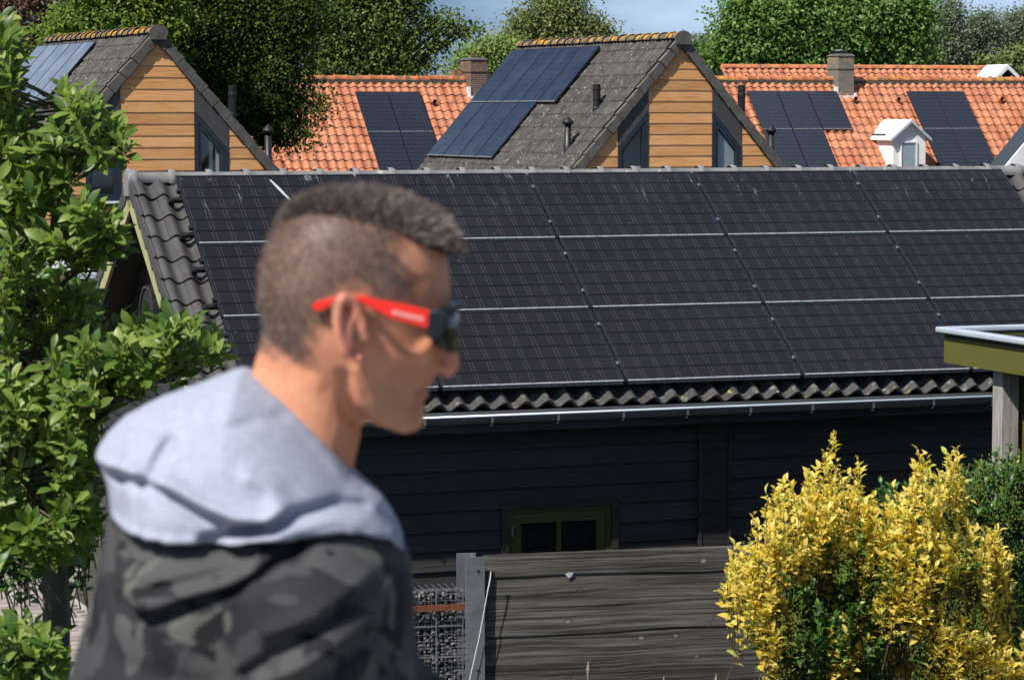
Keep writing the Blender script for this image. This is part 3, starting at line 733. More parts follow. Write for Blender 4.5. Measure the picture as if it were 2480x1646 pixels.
    for s in (-1, 1):
        # grey sheet under the verge
        x0, x1 = MX+.012, WX-.012
        pg = [(s*x0, wtop(x0)+.01), (s*x1, wtop(x1)+.01), (s*x1, line_z(x1, top)), (s*x0, line_z(x0, top))]
        if s > 0: pg = [pg[0], pg[1], pg[2], pg[3]]
        else: pg = pg[::-1]
        sh = MB().xz(pg, -.035, -.005).build('facing_sheet', M['anthracite_sheet'], H)
        sc = MB()
        for t in (.06, .35, .65, .94):
            for zf in (.08, .92):
                x = x0 + (x1-x0)*t; za = wtop(x)+.02; zb = line_z(x, top)
                z = za+(zb-za)*zf; sc.tube([(s*x, -.036, z), (s*x, -.042, z)], .011, 6)
        sc.build('screws', M['clamp_metal'], sh)
        # window
        w = empty('window', Matrix.Identity(4)); w.parent = H
        zb = wbot[s]
        pg = [(x0, zb), (x1, zb), (x1, wtop(x1)-.005), (x0, wtop(x0)-.005)]
        if s < 0: pg = [(-x, z) for x, z in pg][::-1]
        mb = MB(); inn = ring_xz(mb, pg, .075, -.04, .08); mb.build('outer_frame', M['window_frame'], w)
        mb = MB(); inn2 = ring_xz(mb, frame_ring(pg, .078), .06, -.025, .06); mb.build('sash', M['window_frame'], w)
        MB().xz(inn2, .02, .026).build('pane', M['glass'], w)
        MB().box(s*x0-.02 if s < 0 else x0-.02, (s*x0+.02) if s < 0 else x0+.02, -.05, .0, zb, wtop(x0)+.02) if False else None
        MB().box(min(s*x0, s*x1), max(s*x0, s*x1), -.09, .02, zb-.05, zb-.004).build('sill', M['white_paint'], w)
        cz = curtain.get(s)
        if cz:
            xa, xb = min(q[0] for q in inn2), max(q[0] for q in inn2); nfl = 28; mbc = MB(); vv = []
            z0c, z1c = cz
            for i in range(nfl*4+1):
                x = xa + (xb-xa)*i/(nfl*4); y = .075 + .012*math.sin(i*math.pi/2)
                vv += [(x, y, z0c), (x, y, z1c)]
            mbc.add(vv, [(2*i, 2*i+2, 2*i+3, 2*i+1) for i in range(nfl*4)]).build('curtain', M['white_curtain'], w)
        for (u0, u1) in blind.get(s, ()):
            xa, xb = min(q[0] for q in inn2), max(q[0] for q in inn2)
            MB().box(xa+(xb-xa)*u0, xa+(xb-xa)*u1, .14, .17, zb, wtop(x0)).build('curtain', M['white_curtain'], w)
    # side walls
    for s in (-1, 1):
        MB().box(s*HALF-.06, s*HALF-.01, .05, DEP-.1, 0, EAVE_Z-.15).build('side_wall', M['cedar'], H)
    MB().box(-HALF+.05, HALF-.05, .01, .05, 0, zz0).build('plinth_wall', M['cedar'], H)
    return F, H, roof, rz
def line_z(x, top): return top - x*HT
# right-hand house
mask_b = [(3.4, 9.0, .2, 4.2)]
FB, HB, RB, rzb = clad_house((3.69, 63.5), .408, 'cedar-clad gable house at the centre, blue solar panels on its grey roof', {-1: 3.2, 1: 3.2}, {}, {1: (3.2, 5.6), }, {'mask': [(3.6, 8.7, .3, 1.85), (4.6, 8.7, 1.8, 3.5)]}, 0.)
FA, HA, RA, rza = clad_house((-7.262, 59.2), .408, 'cedar-clad gable house at the left, pale solar panels on its grey roof', {-1: 3.58, 1: 3.2}, {1: ((.48, .66), (.78, .97))}, {}, {'mask': [(3.5, 8.7, .4, 2.1)]}, 0.0)
def house_array(F, rz, specs, cells, what, grp):
    """specs: (i0 distance behind the gable of the front edge, j0 distance below the ridge, count, row word)"""
    for y0, d0, cnt, word in specs:
        for k in range(cnt):
            o = Vector((0, y0+(k+1)*1.02, rz)) + Vector((-hc, 0, -hs_))*(d0+1.70) + Vector((-hs_, 0, hc))*.13
            m = F.m @ mat4((0, -1, 0), (hc, 0, hs_), (-hs_, 0, hc), o)
            solar_panel(m, 1.0, 1.70, cells, what % (word, 'nearest the gable' if k == 0 else ORD[k]+' from the gable'), grp)
house_array(FB, rzb, [(3.55, .28, 5, 'upper'), (4.57, 2.0, 4, 'lower')], 'cells_blue', 'blue solar panel on the centre gable house, %s row, %s', 'solar panels on the centre gable house')
# where the array of the left house starts, read from the photograph
pa = FA.on_plane(231.4, 100, Vector((0, 0, rza))+Vector((-hs_, 0, hc))*.13, (-hs_, 0, hc)); pb = FA.on_plane(75.5, 114, Vector((0, 0, rza))+Vector((-hs_, 0, hc))*.13, (-hs_, 0, hc))
pc = FA.on_plane(104, 245, Vector((0, 0, rza))+Vector((-hs_, 0, hc))*.13, (-hs_, 0, hc))
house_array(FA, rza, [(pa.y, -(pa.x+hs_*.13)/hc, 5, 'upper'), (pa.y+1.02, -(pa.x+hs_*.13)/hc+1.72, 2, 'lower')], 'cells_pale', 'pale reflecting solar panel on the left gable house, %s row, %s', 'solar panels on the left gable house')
for u, v, h, r, c in ((1375, 368, .62, .075, True), (1445, 272, .62, .08, False)):
    b = FB.on_plane(u, v, (0, 0, rzb), (-hs_, 0, hc)); vent(HB, b, h, r, c)
    fl = MB().box(-.32, .25, -.17, .2, .02, .045, Matrix.Translation(b) @ mat4((0, -1, 0), (hc, 0, hs_), (-hs_, 0, hc), (0, 0, 0))); fl.build('flashing', M['lead'], HB)
for F_, H_, rz_, lst in ((FB, HB, rzb, ((1796, 206, .08, False), (1868, 303, .075, True))), (FA, HA, rza, ((562, 206, .08, False), (649, 303, .075, True)))):
    for u, v, r, c in lst:
        p = F_.on_y(u, v, 1.3); zb = rz_ - p.x*HT; vent(H_, Vector((p.x, 1.3, zb)), p.z-zb-(.15 if c else 0), r, c)
# white paper notice on the sill of the right house's left window
nb = FB.on_y(1541, 408, .1); MB().box(nb.x-.11, nb.x+.11, .1, .105, nb.z-.06, nb.z+.05).build('notice', M['white_paint'], HB)
# flat-roofed extension with pale fascia in front of the left house
FX = Frame((-9.8, 54.5, 0), .408)
ext = empty('flat_roof_extension', FX.m, 'flat-roofed extension with pale fascia in front of the left gable house', 'extension')
e0 = FX.on_y(150, 632, 0); e1 = FX.on_y(150, 655, 0)
MB().box(-2.5, 2.55, 0, 3.2, e1.z-.15, e0.z-.02).build('roof_slab', M['anthracite'], ext)
MB().box(-2.55, 2.6, -.06, -.005, e1.z, e0.z).build('fascia', M['white_paint'], ext)
MB().box(-2.4, 2.45, .1, 3.0, 0, e1.z-.16).build('wall', M['anthracite'], ext)
e2 = FX.on_y(150, 664, -.5); e3 = FX.on_y(150, 676, -.5)
MB().box(-2.5, 1.9, -.55, -.08, e3.z, e2.z).build('canopy', M['zinc'], ext)

# ------------------------------------------------------------------ orange pantile houses
otile = pantile('tile', .27, .40, .032, .034, M['pantile'], 9, 1, .3)
def orange_house(name, O, yaw, slope, x0, x1, up, down, label, masks, hid_extra=None):
    F = Frame((O[0], O[1], 0), yaw); H = empty(name, F.m, label, 'house'); c, s = math.cos(slope), math.sin(slope)
    U = Vector((0, c, s)); N = Vector((0, -s, c)); z = CAM_Z + O[2]
    def T(x, q, h=0.): return Vector((x, 0, z)) + N*(-.12+h) + U*(-q)
    roof = empty('roof', Matrix.Identity(4)); roof.parent = H
    ex = .34; nr = int((up+down)/ex)+1; q1 = -up + nr*ex
    rid = T(0, -up)
    MB().prism([T(x0, -up, -.06), T(x0, q1, -.06), T(x0, q1, -.16), (x0, 2*rid.y-T(0, q1, -.16).y, T(0, q1, -.16).z), (x0, 2*rid.y-T(0, q1, -.06).y, T(0, q1, -.06).z)],
               [T(x1, -up, -.06), T(x1, q1, -.06), T(x1, q1, -.16), (x1, 2*rid.y-T(0, q1, -.16).y, T(0, q1, -.16).z), (x1, 2*rid.y-T(0, q1, -.06).y, T(0, q1, -.06).z)]).build('roof_deck', M['black_rubber'], roof)
    nc = int((x1-x0)/.27); Tf = mat4((1, 0, 0), U, N, T(x0, q1))
    def hid(x, y):
        X, q = x0+x, q1-y
        return any(a < X < b and c_ < q < d for a, b, c_, d in masks)
    lay_tiles(roof, F.m, Tf, nc, nr, .27, ex, otile, hid, 300, M['pantile'], jit=.006, inview=lambda u, v: v < 412 and not (1190 < u < 1750) and (u > 640))
    # ridge
    n = 10; rl = .37; prof = [(0, .15), (.05, .155), (.08, .125), (rl+.02, .12)]; vv = []
    for x, rr in prof:
        for j in range(n+1):
            a = math.pi*j/n; vv.append((x, -math.cos(a)*rr, math.sin(a)*rr-.04))
    cm = MB().add(vv, [(i*(n+1)+j, (i+1)*(n+1)+j, (i+1)*(n+1)+j+1, i*(n+1)+j+1) for i in range(3) for j in range(n)]).mesh('ridge_cap', M['orange_ridge'], True)
    k = x0
    while k < x1-.1:
        link('ridge_cap', cm, roof, Matrix.Translation((k, rid.y, rid.z+.04+random.uniform(-.012, .012)))); k += rl
    pts = [(math.cos(a)*.15, math.sin(a)*.15-.04) for a in [math.pi*j/8 for j in range(9)]] + [(-.15, -.16), (.15, -.16)]
    MB().prism([(x0-.04, rid.y+x, rid.z+.04+zz) for x, zz in pts], [(x0+.0, rid.y+x, rid.z+.04+zz) for x, zz in pts]).build('ridge_end_cap', M['orange_ridge'], roof)
    mo = MB().box(x0, x1, rid.y-.15, rid.y-.11, rid.z-.12, rid.z-.01); mo.build('ridge_mortar', M['bark'], roof)
    # walls
    ye = T(0, q1-.3).y; ze = T(0, q1-.3).z - .12
    MB().prism([(x0+.1, ye, 0), (x0+.1, 2*rid.y-ye, 0), (x0+.1, 2*rid.y-ye, ze), (x0+.1, rid.y, rid.z-.25), (x0+.1, ye, ze)], [(x1-.1, ye, 0), (x1-.1, 2*rid.y-ye, 0), (x1-.1, 2*rid.y-ye, ze), (x1-.1, rid.y, rid.z-.25), (x1-.1, ye, ze)]).build('wall', M['chimney_brick_brown'], H)
    MB().prism([T(x0, q, h) for q, h in ((-up, .03), (q1, .06), (q1, -.14), (-up, -.14))][::-1], [T(x0-.05, q, h) for q, h in ((-up, .03), (q1, .06), (q1, -.14), (-up, -.14))][::-1]).build('verge_board', M['orange_ridge'], roof)
    return F, H, roof, T, U, N, rid
def chimney(F, H, u0, u1, vtop, vbot, y, dep, mat, cowl):
    a = F.on_y(u0, vbot, y); b = F.on_y(u1, vbot, y); t = F.on_y((u0+u1)/2, vtop, y); zb = a.z-.6
    ch = empty('chimney', Matrix.Translation((a.x, y, zb))); ch.parent = H; ch.matrix_local = Matrix.Translation((a.x, y, zb))
    W = b.x-a.x; hh = t.z-zb
    MB().box(0, W, 0, dep, 0, hh*.72).box(-.025, W+.025, -.025, dep+.025, hh*.72, hh*.76).box(0, W, 0, dep, hh*.76, hh-.05).build('shaft', mat, ch)
    MB().prism([(-.03, -.03, hh-.05), (W+.03, -.03, hh-.05), (W+.03, dep+.03, hh-.05), (-.03, dep+.03, hh-.05)], [(.05, .05, hh+.02), (W-.05, .05, hh+.02), (W-.05, dep-.05, hh+.02), (.05, dep-.05, hh+.02)]).build('cap', M['verge_tile'], ch)
    if cowl:
        cx, cy = W*.45, dep/2; MB().tube([(cx, cy, hh-.02), (cx, cy, hh+.1), (cx, cy, hh+.11), (cx, cy, hh+.15)], [.15, .15, .19, .19], 14).build('cowl', M['steel'], ch, True)
    else:
        cx, cy = W*.5, dep/2; mb = MB()
        for j in range(8):
            q = 2*math.pi*j/8; mb.tube([(cx+.1*math.cos(q), cy+.1*math.sin(q), hh), (cx+.1*math.cos(q), cy+.1*math.sin(q), hh+.12), (cx, cy, hh+.18)], .008, 5)
        mb.build('spark_guard', M['rust'], ch)
    # white mortar flashing
    MB().box(-.09, -.004, -.03, .12, -.05, .62).box(-.1, W+.1, -.08, -.004, -.02, .34).box(W+.004, W+.09, -.03, .12, -.05, .42).build('flashing', M['white_paint'], ch)
FOL, HOL, ROL, TOL, UOL, NOL, rOL = orange_house('pantile_house', (-4.65, 85.846, .583), .359, .77, -4.6, 4.4, .64, 4.6, 'orange pantile house left of centre, four dark panels on its roof', [(0, 2.04, 0, 3.44)])
FOR, HOR, ROR, TOR, UOR, NOR, rOR = orange_house('pantile_house', (7.345, 90.301, .632), .315, .766, -.95, 11.2, .62, 4.8, 'orange pantile house at the right, white dormer between two dark arrays', [(0, 3.06, 0, 1.72), (0, 2.04, 1.7, 3.44), (5.6, 7.7, 0, 3.5)])
def flat_array(F, T, U, N, lst, what, grp):
    for x, q, words in lst:
        o = T(x, q+1.70, .12); m = F.m @ mat4((1, 0, 0), U, N, o)
        solar_panel(m, 1.0, 1.70, 'cells_stripe', what % words, grp)
flat_array(FOL, TOL, UOL, NOL, [(i*1.02, j*1.72, ('upper' if j == 0 else 'lower', 'left' if i == 0 else 'right')) for i in range(2) for j in range(2)], 'black solar panel, %s %s of the four on the left pantile roof', 'solar panels on the left pantile roof')
flat_array(FOR, TOR, UOR, NOR, [(i*1.02, 0, ('upper row', ['left', 'middle', 'right'][i])) for i in range(3)] + [(i*1.02, 1.72, ('lower row', ['left', 'right'][i])) for i in range(2)], 'black solar panel on the right pantile roof, left array, %s, %s', 'left solar array on the right pantile roof')
p2a = FOR.on_plane(2195, 220.2, TOR(0, 0, .12), NOR)
flat_array(FOR, TOR, UOR, NOR, [(p2a.x+i*1.0, j*1.70, ('upper' if j == 0 else 'lower', 'left' if i == 0 else 'right')) for i in range(2) for j in range(2)], 'black solar panel right of the dormer, %s %s of the four', 'solar panels right of the dormer')
chimney(FOL, HOL, 1140, 1180, 141, 212, rOL.y-.55, .95, M['chimney_brick_brown'], False)
chimney(FOR, HOR, 2030, 2068, 132, 212, rOR.y-.5, .85, M['chimney_brick_grey'], True)
lc = FOL.on_y(1112, 172, rOL.y+.3); MB().box(lc.x-.2, lc.x+.2, rOL.y+.1, rOL.y+.5, rOL.z-.2, lc.z+.02).build('chimney', M['chimney_brick_brown'], HOL)
# terracotta vent tiles
for F_, R_, T_, U_, N_, lst in ((FOL, ROL, TOL, UOL, NOL, ((1049, 247),)), (FOR, ROR, TOR, UOR, NOR, ((2068, 240), (2172, 241), (2422, 240)))):
    for u, v in lst:
        p = F_.on_plane(u, v, T_(0, 0, .03), N_); mb = MB(); mb.tube([p - U_*.02, p - U_*.02 + Vector((0, -.16, .02))], [.07, .075], 10, False); mb.build('vent_tile', M['orange_ridge'], R_)
        MB().tube([p - U_*.02 + Vector((0, -.10, .01)), p - U_*.02 + Vector((0, -.11, .01))], [.06, .06], 10).build('vent_throat', M['interior'], R_)
# white dormer on the right house
dm = empty('dormer', Matrix.Identity(4)); dm.parent = HOR
pf = FOR.on_plane(2170, 412, TOR(0, 0, 0), NOR); DY = pf.y - .35
d0 = FOR.on_y(2163, 405, DY); d1 = FOR.on_y(2241, 405, DY); dt = FOR.on_y(2200, 329, DY); da = FOR.on_y(2203, 290, DY)
xa, xb, zt_, zb_ = d0.x, d1.x, dt.z, d0.z-.6; xm = (xa+xb)/2; dback = 1.9
MB().xz([(xa, zb_), (xb, zb_), (xb, zt_), (xm, da.z-.06), (xa, zt_)], DY, DY+.05).build('front', M['white_paint'], dm)
for s, x in ((-1, xa), (1, xb)):
    MB().prism([(x-.02, DY+.05, zb_), (x-.02, DY+.05, zt_), (x-.02, DY+dback, zt_), (x-.02, DY+dback, zb_)][::-1], [(x+.02, DY+.05, zb_), (x+.02, DY+.05, zt_), (x+.02, DY+dback, zt_), (x+.02, DY+dback, zb_)][::-1]).build('cheek', M['white_paint'], dm)
ov = .14
for s in (-1, 1):
    a = [(xm, da.z), (xm+s*((xb-xa)/2+ov), zt_-.08), (xm+s*((xb-xa)/2+ov), zt_-.14), (xm, da.z-.06)]
    if s > 0: a = a[::-1]
    MB().xz(a, DY-.12, DY+dback-.1).build('roof_slope', M['zinc'] if False else M['white_paint'], dm)
    b = [(xm, da.z-.005), (xm+s*((xb-xa)/2+ov), zt_-.085), (xm+s*((xb-xa)/2+ov), zt_-.16), (xm, da.z-.09)]
    if s > 0: b = b[::-1]
    MB().xz(b, DY-.16, DY-.124).build('barge_board', M['zinc'], dm)
w0 = FOR.on_y(2180, 342, DY); w1 = FOR.on_y(2221, 342, DY)
dw = MB(); ring_xz(dw, [(w0.x, zb_+.1), (w1.x, zb_+.1), (w1.x, w0.z), (w0.x, w0.z)], .05, DY-.04, DY-.004); dw.build('window_frame', M['white_paint'], dm)
MB().box(w0.x+.05, w1.x-.05, DY-.02, DY-.012, zb_+.15, w0.z-.05).build('pane', M['glass'], dm)
MB().box(w0.x+.05, w1.x-.05, DY-.008, DY-.004, zb_+.15, w0.z-.05).build('blind', M['white_curtain'], dm)
MB().box(xa-.06, xa+.0, DY+.5, DY+dback+.1, zt_-.0, zt_+.06).build('flashing', M['lead'], dm)
# second pantile roof behind, with a white gable end
F2 = Frame((9.2, 103.5, 0), .30)
H2 = empty('back_house', F2.m, 'further orange roof behind the right pantile house, white gable peak at its end', 'house')
r2 = F2.on_y(2200, 163, 0); l2 = F2.on_y(1745, 172, 0).x; rr2 = F2.on_y(2425, 160, 0).x
rf2 = empty('roof', Matrix.Identity(4)); rf2.parent = H2
c2, s2 = math.cos(.7), math.sin(.7)
MB().prism([(l2, 0, r2.z-.1), (l2, -4*c2, r2.z-.1-4*s2), (l2, 4*c2, r2.z-.1-4*s2)], [(rr2, 0, r2.z-.1), (rr2, -4*c2, r2.z-.1-4*s2), (rr2, 4*c2, r2.z-.1-4*s2)]).build('roof_deck', M['black_rubber'], rf2)
lay_tiles(rf2, F2.m, mat4((1, 0, 0), (0, c2, s2), (0, -s2, c2), Vector((l2, -2.04*c2, r2.z-2.04*s2-.02))), int((rr2-l2)/.27), 6, .27, .34, otile, lambda x, y: y < .8, 120, M['pantile'], jit=.005)
kx = l2
rcm2 = MB().add([(x, -math.cos(math.pi*j/8)*.13, math.sin(math.pi*j/8)*.13-.05) for x in (0, .05, .08, .39) for j in range(9)], [(i*9+j, (i+1)*9+j, (i+1)*9+j+1, i*9+j+1) for i in range(3) for j in range(8)]).mesh('ridge_cap', M['orange_ridge'], True)
while kx < rr2-.2:
    link('ridge_cap', rcm2, rf2, Matrix.Translation((kx, 0, r2.z))); kx += .37
gp = F2.on_y(2420, 160, -1.2)
for s in (-1, 1):
    a = [(gp.x, gp.z+.05), (gp.x+s*1.0, gp.z-.85), (gp.x+s*1.0, gp.z-1.0), (gp.x, gp.z-.12)]
    if s > 0: a = a[::-1]
    MB().xz(a, -1.9, -.2).build('gable_barge', M['white_paint'], H2)
MB().xz([(gp.x-.8, gp.z-.9), (gp.x+.8, gp.z-.9), (gp.x, gp.z-.14)], -1.7, -1.6).build('gable_infill', M['interior'], H2)
MB().box(l2+.2, rr2+1.0, -2.6, 2.6, 0, r2.z-2.7).build('wall', M['chimney_brick_brown'], H2)
MB().prism([(rr2+1.1, 0, r2.z-.35), (rr2+1.1, -3, r2.z-2.6), (rr2+1.1, 3, r2.z-2.6)], [(rr2+7, 0, r2.z-.35), (rr2+7, -3, r2.z-2.6), (rr2+7, 3, r2.z-2.6)]).build('grey_roof', M['concrete_tile'], H2)
# the corner of a neighbouring roof with a pale barge board at the right edge
FN = Frame((10.0, 45., 0), .35)
nh = empty('neighbouring_house', FN.m, 'pale barge board and grey roof of a house cut off by the right edge', 'house')
n0 = FN.on_y(2436, 398, 0); n1 = FN.on_y(2480, 345, 0); dd = (n1-n0).normalized(); nn = Vector((-dd.z, 0, dd.x))
tp = n0 + dd*3.5; bt = n0 - dd*2.5; wd = .8
MB().prism([bt, tp, tp - nn*wd, bt - nn*wd][::-1], [q + Vector((0, -.04, 0)) for q in (bt, tp, tp - nn*wd, bt - nn*wd)][::-1]).build('barge_board', M['white_paint'], nh)
e0_ = Vector((0, .01, 0)); e1_ = Vector((.3, .3, -.3))
MB().prism([bt+e0_-nn*.12, tp+e0_-nn*.12, tp+e0_-nn*.04, bt+e0_-nn*.04], [q + e1_ for q in (bt-nn*.12, tp-nn*.12, tp-nn*.04, bt-nn*.04)]).build('roof', M['concrete_tile'], nh)
MB().prism([(bt.x+.3, .02, 0), (tp.x, .02, 0), (tp.x, .02, tp.z-.3), (bt.x+.3, .02, bt.z+.1)], [(bt.x+2.5, 4.5, 0), (tp.x+2, 4.5, 0), (tp.x+2, 4.5, tp.z-.3), (bt.x+2.5, 4.5, bt.z+.1)]).build('wall', M['anthracite'], nh)

# ------------------------------------------------------------------ flat roof with olive fascia at the right
def corner_frame():
    c = at(2287, 792, 23.0); return Frame((c.x, c.y, 0), .3522), c.z
FC, cz = corner_frame()
can = empty('flat_roof_porch', FC.m, 'flat-roofed porch with olive fascia and zinc edge on grey timber post, cut by right edge', 'porch')
ft = FC.on_x(2291, 807, 0).z; fb = FC.on_x(2291, 878, 0).z
LX, LY = 4.0, -4.5
MB().box(0, .03, LY, -.03, fb, ft).build('fascia', M['olive_paint'], can)
MB().box(0, LX, -.03, 0, fb, ft).build('fascia', M['olive_paint'], can)
MB().box(.031, LX, LY, -.031, fb+.05, ft-.03).build('roof_slab', M['black_rubber'], can)
MB().box(-.055, .045, LY, -.045, ft+.005, ft+.05).build('edge_trim', M['zinc'], can, bevel=.012)
MB().box(-.055, LX, -.043, .055, ft+.005, ft+.05).build('edge_trim', M['zinc'], can, bevel=.012)
MB().box(-.004, .06, LY, -.02, ft-.03, ft+.004).build('drip_board', M['black_rubber'], can)
pp_ = FC.on_x(2403, 1000, .10); pq = FC.on_x(2431, 1000, .10)
py0 = pp_.y; pw = .15
MB().box(.10, .10+pw, py0-pw, py0, 0, fb+.04).build('post', M['grey_post'], can, bevel=.006)
MB().box(.30, .38, py0-1.5, py0-.05, .1, fb).build('door_frame', M['olive_paint'], can)
MB().box(.42, LX, py0-3.5, py0+.05, .0, fb).build('wall', M['anthracite'], can)
MB().box(.385, .40, py0-1.6, py0-.3, .3, fb-.2).build('pane', M['white_curtain'], can)

# ------------------------------------------------------------------ plank fence, steel post, gabion
fp0 = at(1160, 1338, 21.0); FF = Frame((fp0.x, fp0.y, 0), .236)
fen = empty('plank_fence', FF.m, 'weathered grey horizontal plank fence below the shed wall', 'fence')
ftop = FF.on_y(1186, 1343, 0).z
hts = [.17, .235, .2, .225, .195, .23, .21, .22, .2, .23, .21]; z = ftop
edge_prev = None; fx0, fx1 = .035, 4.6; ns = 46
xs = np.linspace(fx0, fx1, ns)
def wavy(seed, amp): 
    r = np.random.default_rng(seed); return amp*(np.sin(xs*r.uniform(1.2, 2.2)+r.uniform(0, 6)) + .6*np.sin(xs*r.uniform(3, 5)+r.uniform(0, 6)) + .25*np.sin(xs*r.uniform(8, 12)+r.uniform(0, 6)))
upper = np.full(ns, ftop)
for k, h in enumerate(hts):
    lower = np.full(ns, z-h) + wavy(k+3, .008)
    if z-h < .05: break
    dy = .004*(k % 2) + random.uniform(-.002, .002)
    V = []
    for i in range(ns):
        V += [(xs[i], dy-.014, upper[i]-.002), (xs[i], dy-.020, lower[i]), (xs[i], dy+.03, lower[i]), (xs[i], dy+.03, upper[i]-.002), (xs[i], dy-.022, lower[i]+.02), ]
    Fq = []
    for i in range(ns-1):
        a, b = 5*i, 5*(i+1)
        Fq += [(a, a+4, b+4, b), (a+4, a+1, b+1, b+4), (a+1, a+2, b+2, b+1), (a+2, a+3, b+3, b+2), (a+3, a, b, b+3)]
    MB().add(V, [f[::-1] for f in Fq] + [(0, 4, 1, 2, 3)]).build('plank', M['weathered'], fen)
    upper = lower; z -= h
# bird-white splash on the top plank
s_ = FF.on_y(1378, 1392, -.03); MB().add([(s_.x-.03, -.027, s_.z+.01), (s_.x+.0, -.027, s_.z-.025), (s_.x+.03, -.027, s_.z+.0), (s_.x+.035, -.027, s_.z+.02), (s_.x+.0, -.027, s_.z+.022)], [(0, 1, 2, 3, 4)]).build('bird_dropping', M['bird_white'], fen)
post = empty('steel_post', FF.m @ Matrix.Translation((-.045, 0, 0)), 'grey steel beam post at the left end of the plank fence', 'post')
pt = ftop + .0
MB().box(-.075, .07, -.085, -.073, 0, pt).box(-.008, .004, -.073, .055, 0, pt).box(-.11, .035, .055, .067, 0, pt+.01).build('beam', M['steel'], post, bevel=.002)
for zz in (pt-.1, pt-.84, pt-1.5):
    for xx in (.02,):
        MB().tube([(xx, -.085, zz), (xx, -.093, zz)], .010, 6).build('bolt', M['dark_metal'], post)
# cord hanging from an eye screw
q0 = FF.on_y(1189, 1383, -.12); q1 = FF.on_y(1184, 1415, -.12); q2 = FF.on_y(1134, 1660, -.12)
cd = empty('white_cord', FF.m, 'thin white cord hanging from an eye screw on the steel post', 'cord')
MB().tube([q0, q1, (q1+q2)/2 + Vector((.008, 0, 0)), q2, Vector((q2.x-.02, -.1, .02))], .003, 6).build('strand', M['cord'], cd)
MB().tube([q0, q0+Vector((-.006, 0, -.06)), q1+Vector((-.01, .0, -.05))], .004, 6).build('loose_end', M['cord'], cd)
MB().tube([q0 + Vector((.012*math.cos(a), 0, .012+.012*math.sin(a))) for a in [2*math.pi*j/12 for j in range(13)]], .003, 6).build('eye', M['steel'], cd)
# gabion left of the post
gt = FF.on_y(1080, 1421, .12).z
gab = empty('gabion', FF.m @ Matrix.Translation((-1.6, .03, 0)), 'wire cage filled with grey stones left of the steel post', 'gabion')
GW = 1.48; wires = MB()
x = 0
while x <= GW+.001: wires.box(x-.0016, x+.0016, -.004, -.0008, 0, gt); x += .05
z = .02
while z <= gt: wires.box(0, GW, -.0075, -.0043, z-.0016, z+.0016); z += .05
for zz in (gt, gt-.27, gt-.5, gt-.73, gt-.95, gt-1.2): wires.box(-.005, GW+.005, -.016, -.0077, zz-.005, zz+.005)
for xx in (GW-.0, GW-.2, GW-.42, GW-.64, GW-.86): wires.box(xx-.004, xx+.004, -.024, -.0162, 0, gt)
x = 0
while x <= GW: wires.box(x-.0016, x+.0016, 0, .25, gt-.003, gt); x += .05
wires.build('wire_mesh', M['galv_wire'], gab)
ico = bmesh.new(); bmesh.ops.create_icosphere(ico, subdivisions=1, radius=1); IV = np.array([v.co[:] for v in ico.verts]); IF = np.array([[v.index for v in f.verts] for f in ico.faces]); ico.free()
Vs, Rn = [], []; cnt = 0
for zz in np.arange(.03, gt-.02, .028):
    for xx in np.arange(.01, GW, .034):
        if zz < gt-1.3 and random.random() < .5: continue
        sc = np.array([random.uniform(.014, .026), random.uniform(.012, .02), random.uniform(.012, .022)])
        a = random.uniform(0, 6.3); rot = np.array([[math.cos(a), 0, math.sin(a)], [0, 1, 0], [-math.sin(a), 0, math.cos(a)]])
        Vs.append((IV*sc*(1+rng.uniform(-.25, .25, (len(IV), 1)))) @ rot + [xx+random.uniform(-.012, .012), .03+random.uniform(0, .02), zz+random.uniform(-.01, .01)]); Rn.append(np.full(len(IV), random.random())); cnt += 1
tag(link('stone_fill', np_mesh('stone_fill', np.concatenate(Vs), np.concatenate([IF+i*len(IV) for i in range(cnt)]), M['stone'], False, np.concatenate(Rn)), gab), kind='stuff')
MB().box(.0, GW, .06, .24, 0, gt-.03).build('stone_core', M['interior'], gab)
rb = FF.on_y(1080, 1470, .0).z
MB().box(.0, GW+.06, -.05, -.03, rb-.022, rb+.022).build('rusty_bar', M['rust'], gab)
# pale board leaning behind the magnolia
FL = Frame(at(165, 1440, 22.).xy.to_3d(), .2)
lb = MB(); a0 = FL.on_y(160, 1385, 0); a1 = FL.on_y(196, 1378, 0); b0 = FL.on_y(150, 1520, 0); b1 = FL.on_y(165, 1500, 0)
gx = b0 + (b0-a0)*1.2
lb.prism([a0, a1, b1 + (b1-a1)*1.2, gx], [q + Vector((0, .06, 0)) for q in (a0, a1, b1 + (b1-a1)*1.2, gx)])
lb.build('leaning_board', M['pale_board'], m=FL.m, label='pale board leaning in the shade below the magnolia', cat='board')

# ------------------------------------------------------------------ foliage
def unit(a): return a/np.maximum(np.linalg.norm(a, axis=-1, keepdims=True), 1e-9)
def basis(d, nrm):
    """rows of leaves: y axis along the leaf, z axis near nrm"""
    y = unit(d); x = unit(np.cross(y, nrm)); z = np.cross(x, y)
    return np.stack([x, y, z], -1)
def leaf_template(rows, widths, fold, curl, twist=0.):
    V = []; n = len(widths)
    for i, w in enumerate(widths):
        t = i/(n-1); zc = -curl*t*t + .06*math.sin(t*3)
        V += [(-w, t, zc+fold*w), (0, t, zc), (w, t, zc+fold*w)]
    F = []
    for i in range(n-1):
        a = 3*i; F += [(a, a+1, a+4, a+3), (a+1, a+2, a+5, a+4)]
    return np.array(V), np.array(F)
T_OBOV = [leaf_template(7, [.015, .06, .115, .16, .185, .14, .01], f, c) for f, c in ((.35, .12), (.25, .28), (.5, .04))]
T_EUON = [leaf_template(5, [.03, .19, .26, .19, .02], f, c) for f, c in ((.3, .25), (.45, .1))]
T_SMALL = [(np.array([(0, 0, 0), (-.32, .45, .10), (0, 1, -.08), (.32, .45, .10)]), np.array([(0, 3, 2, 1)]))]
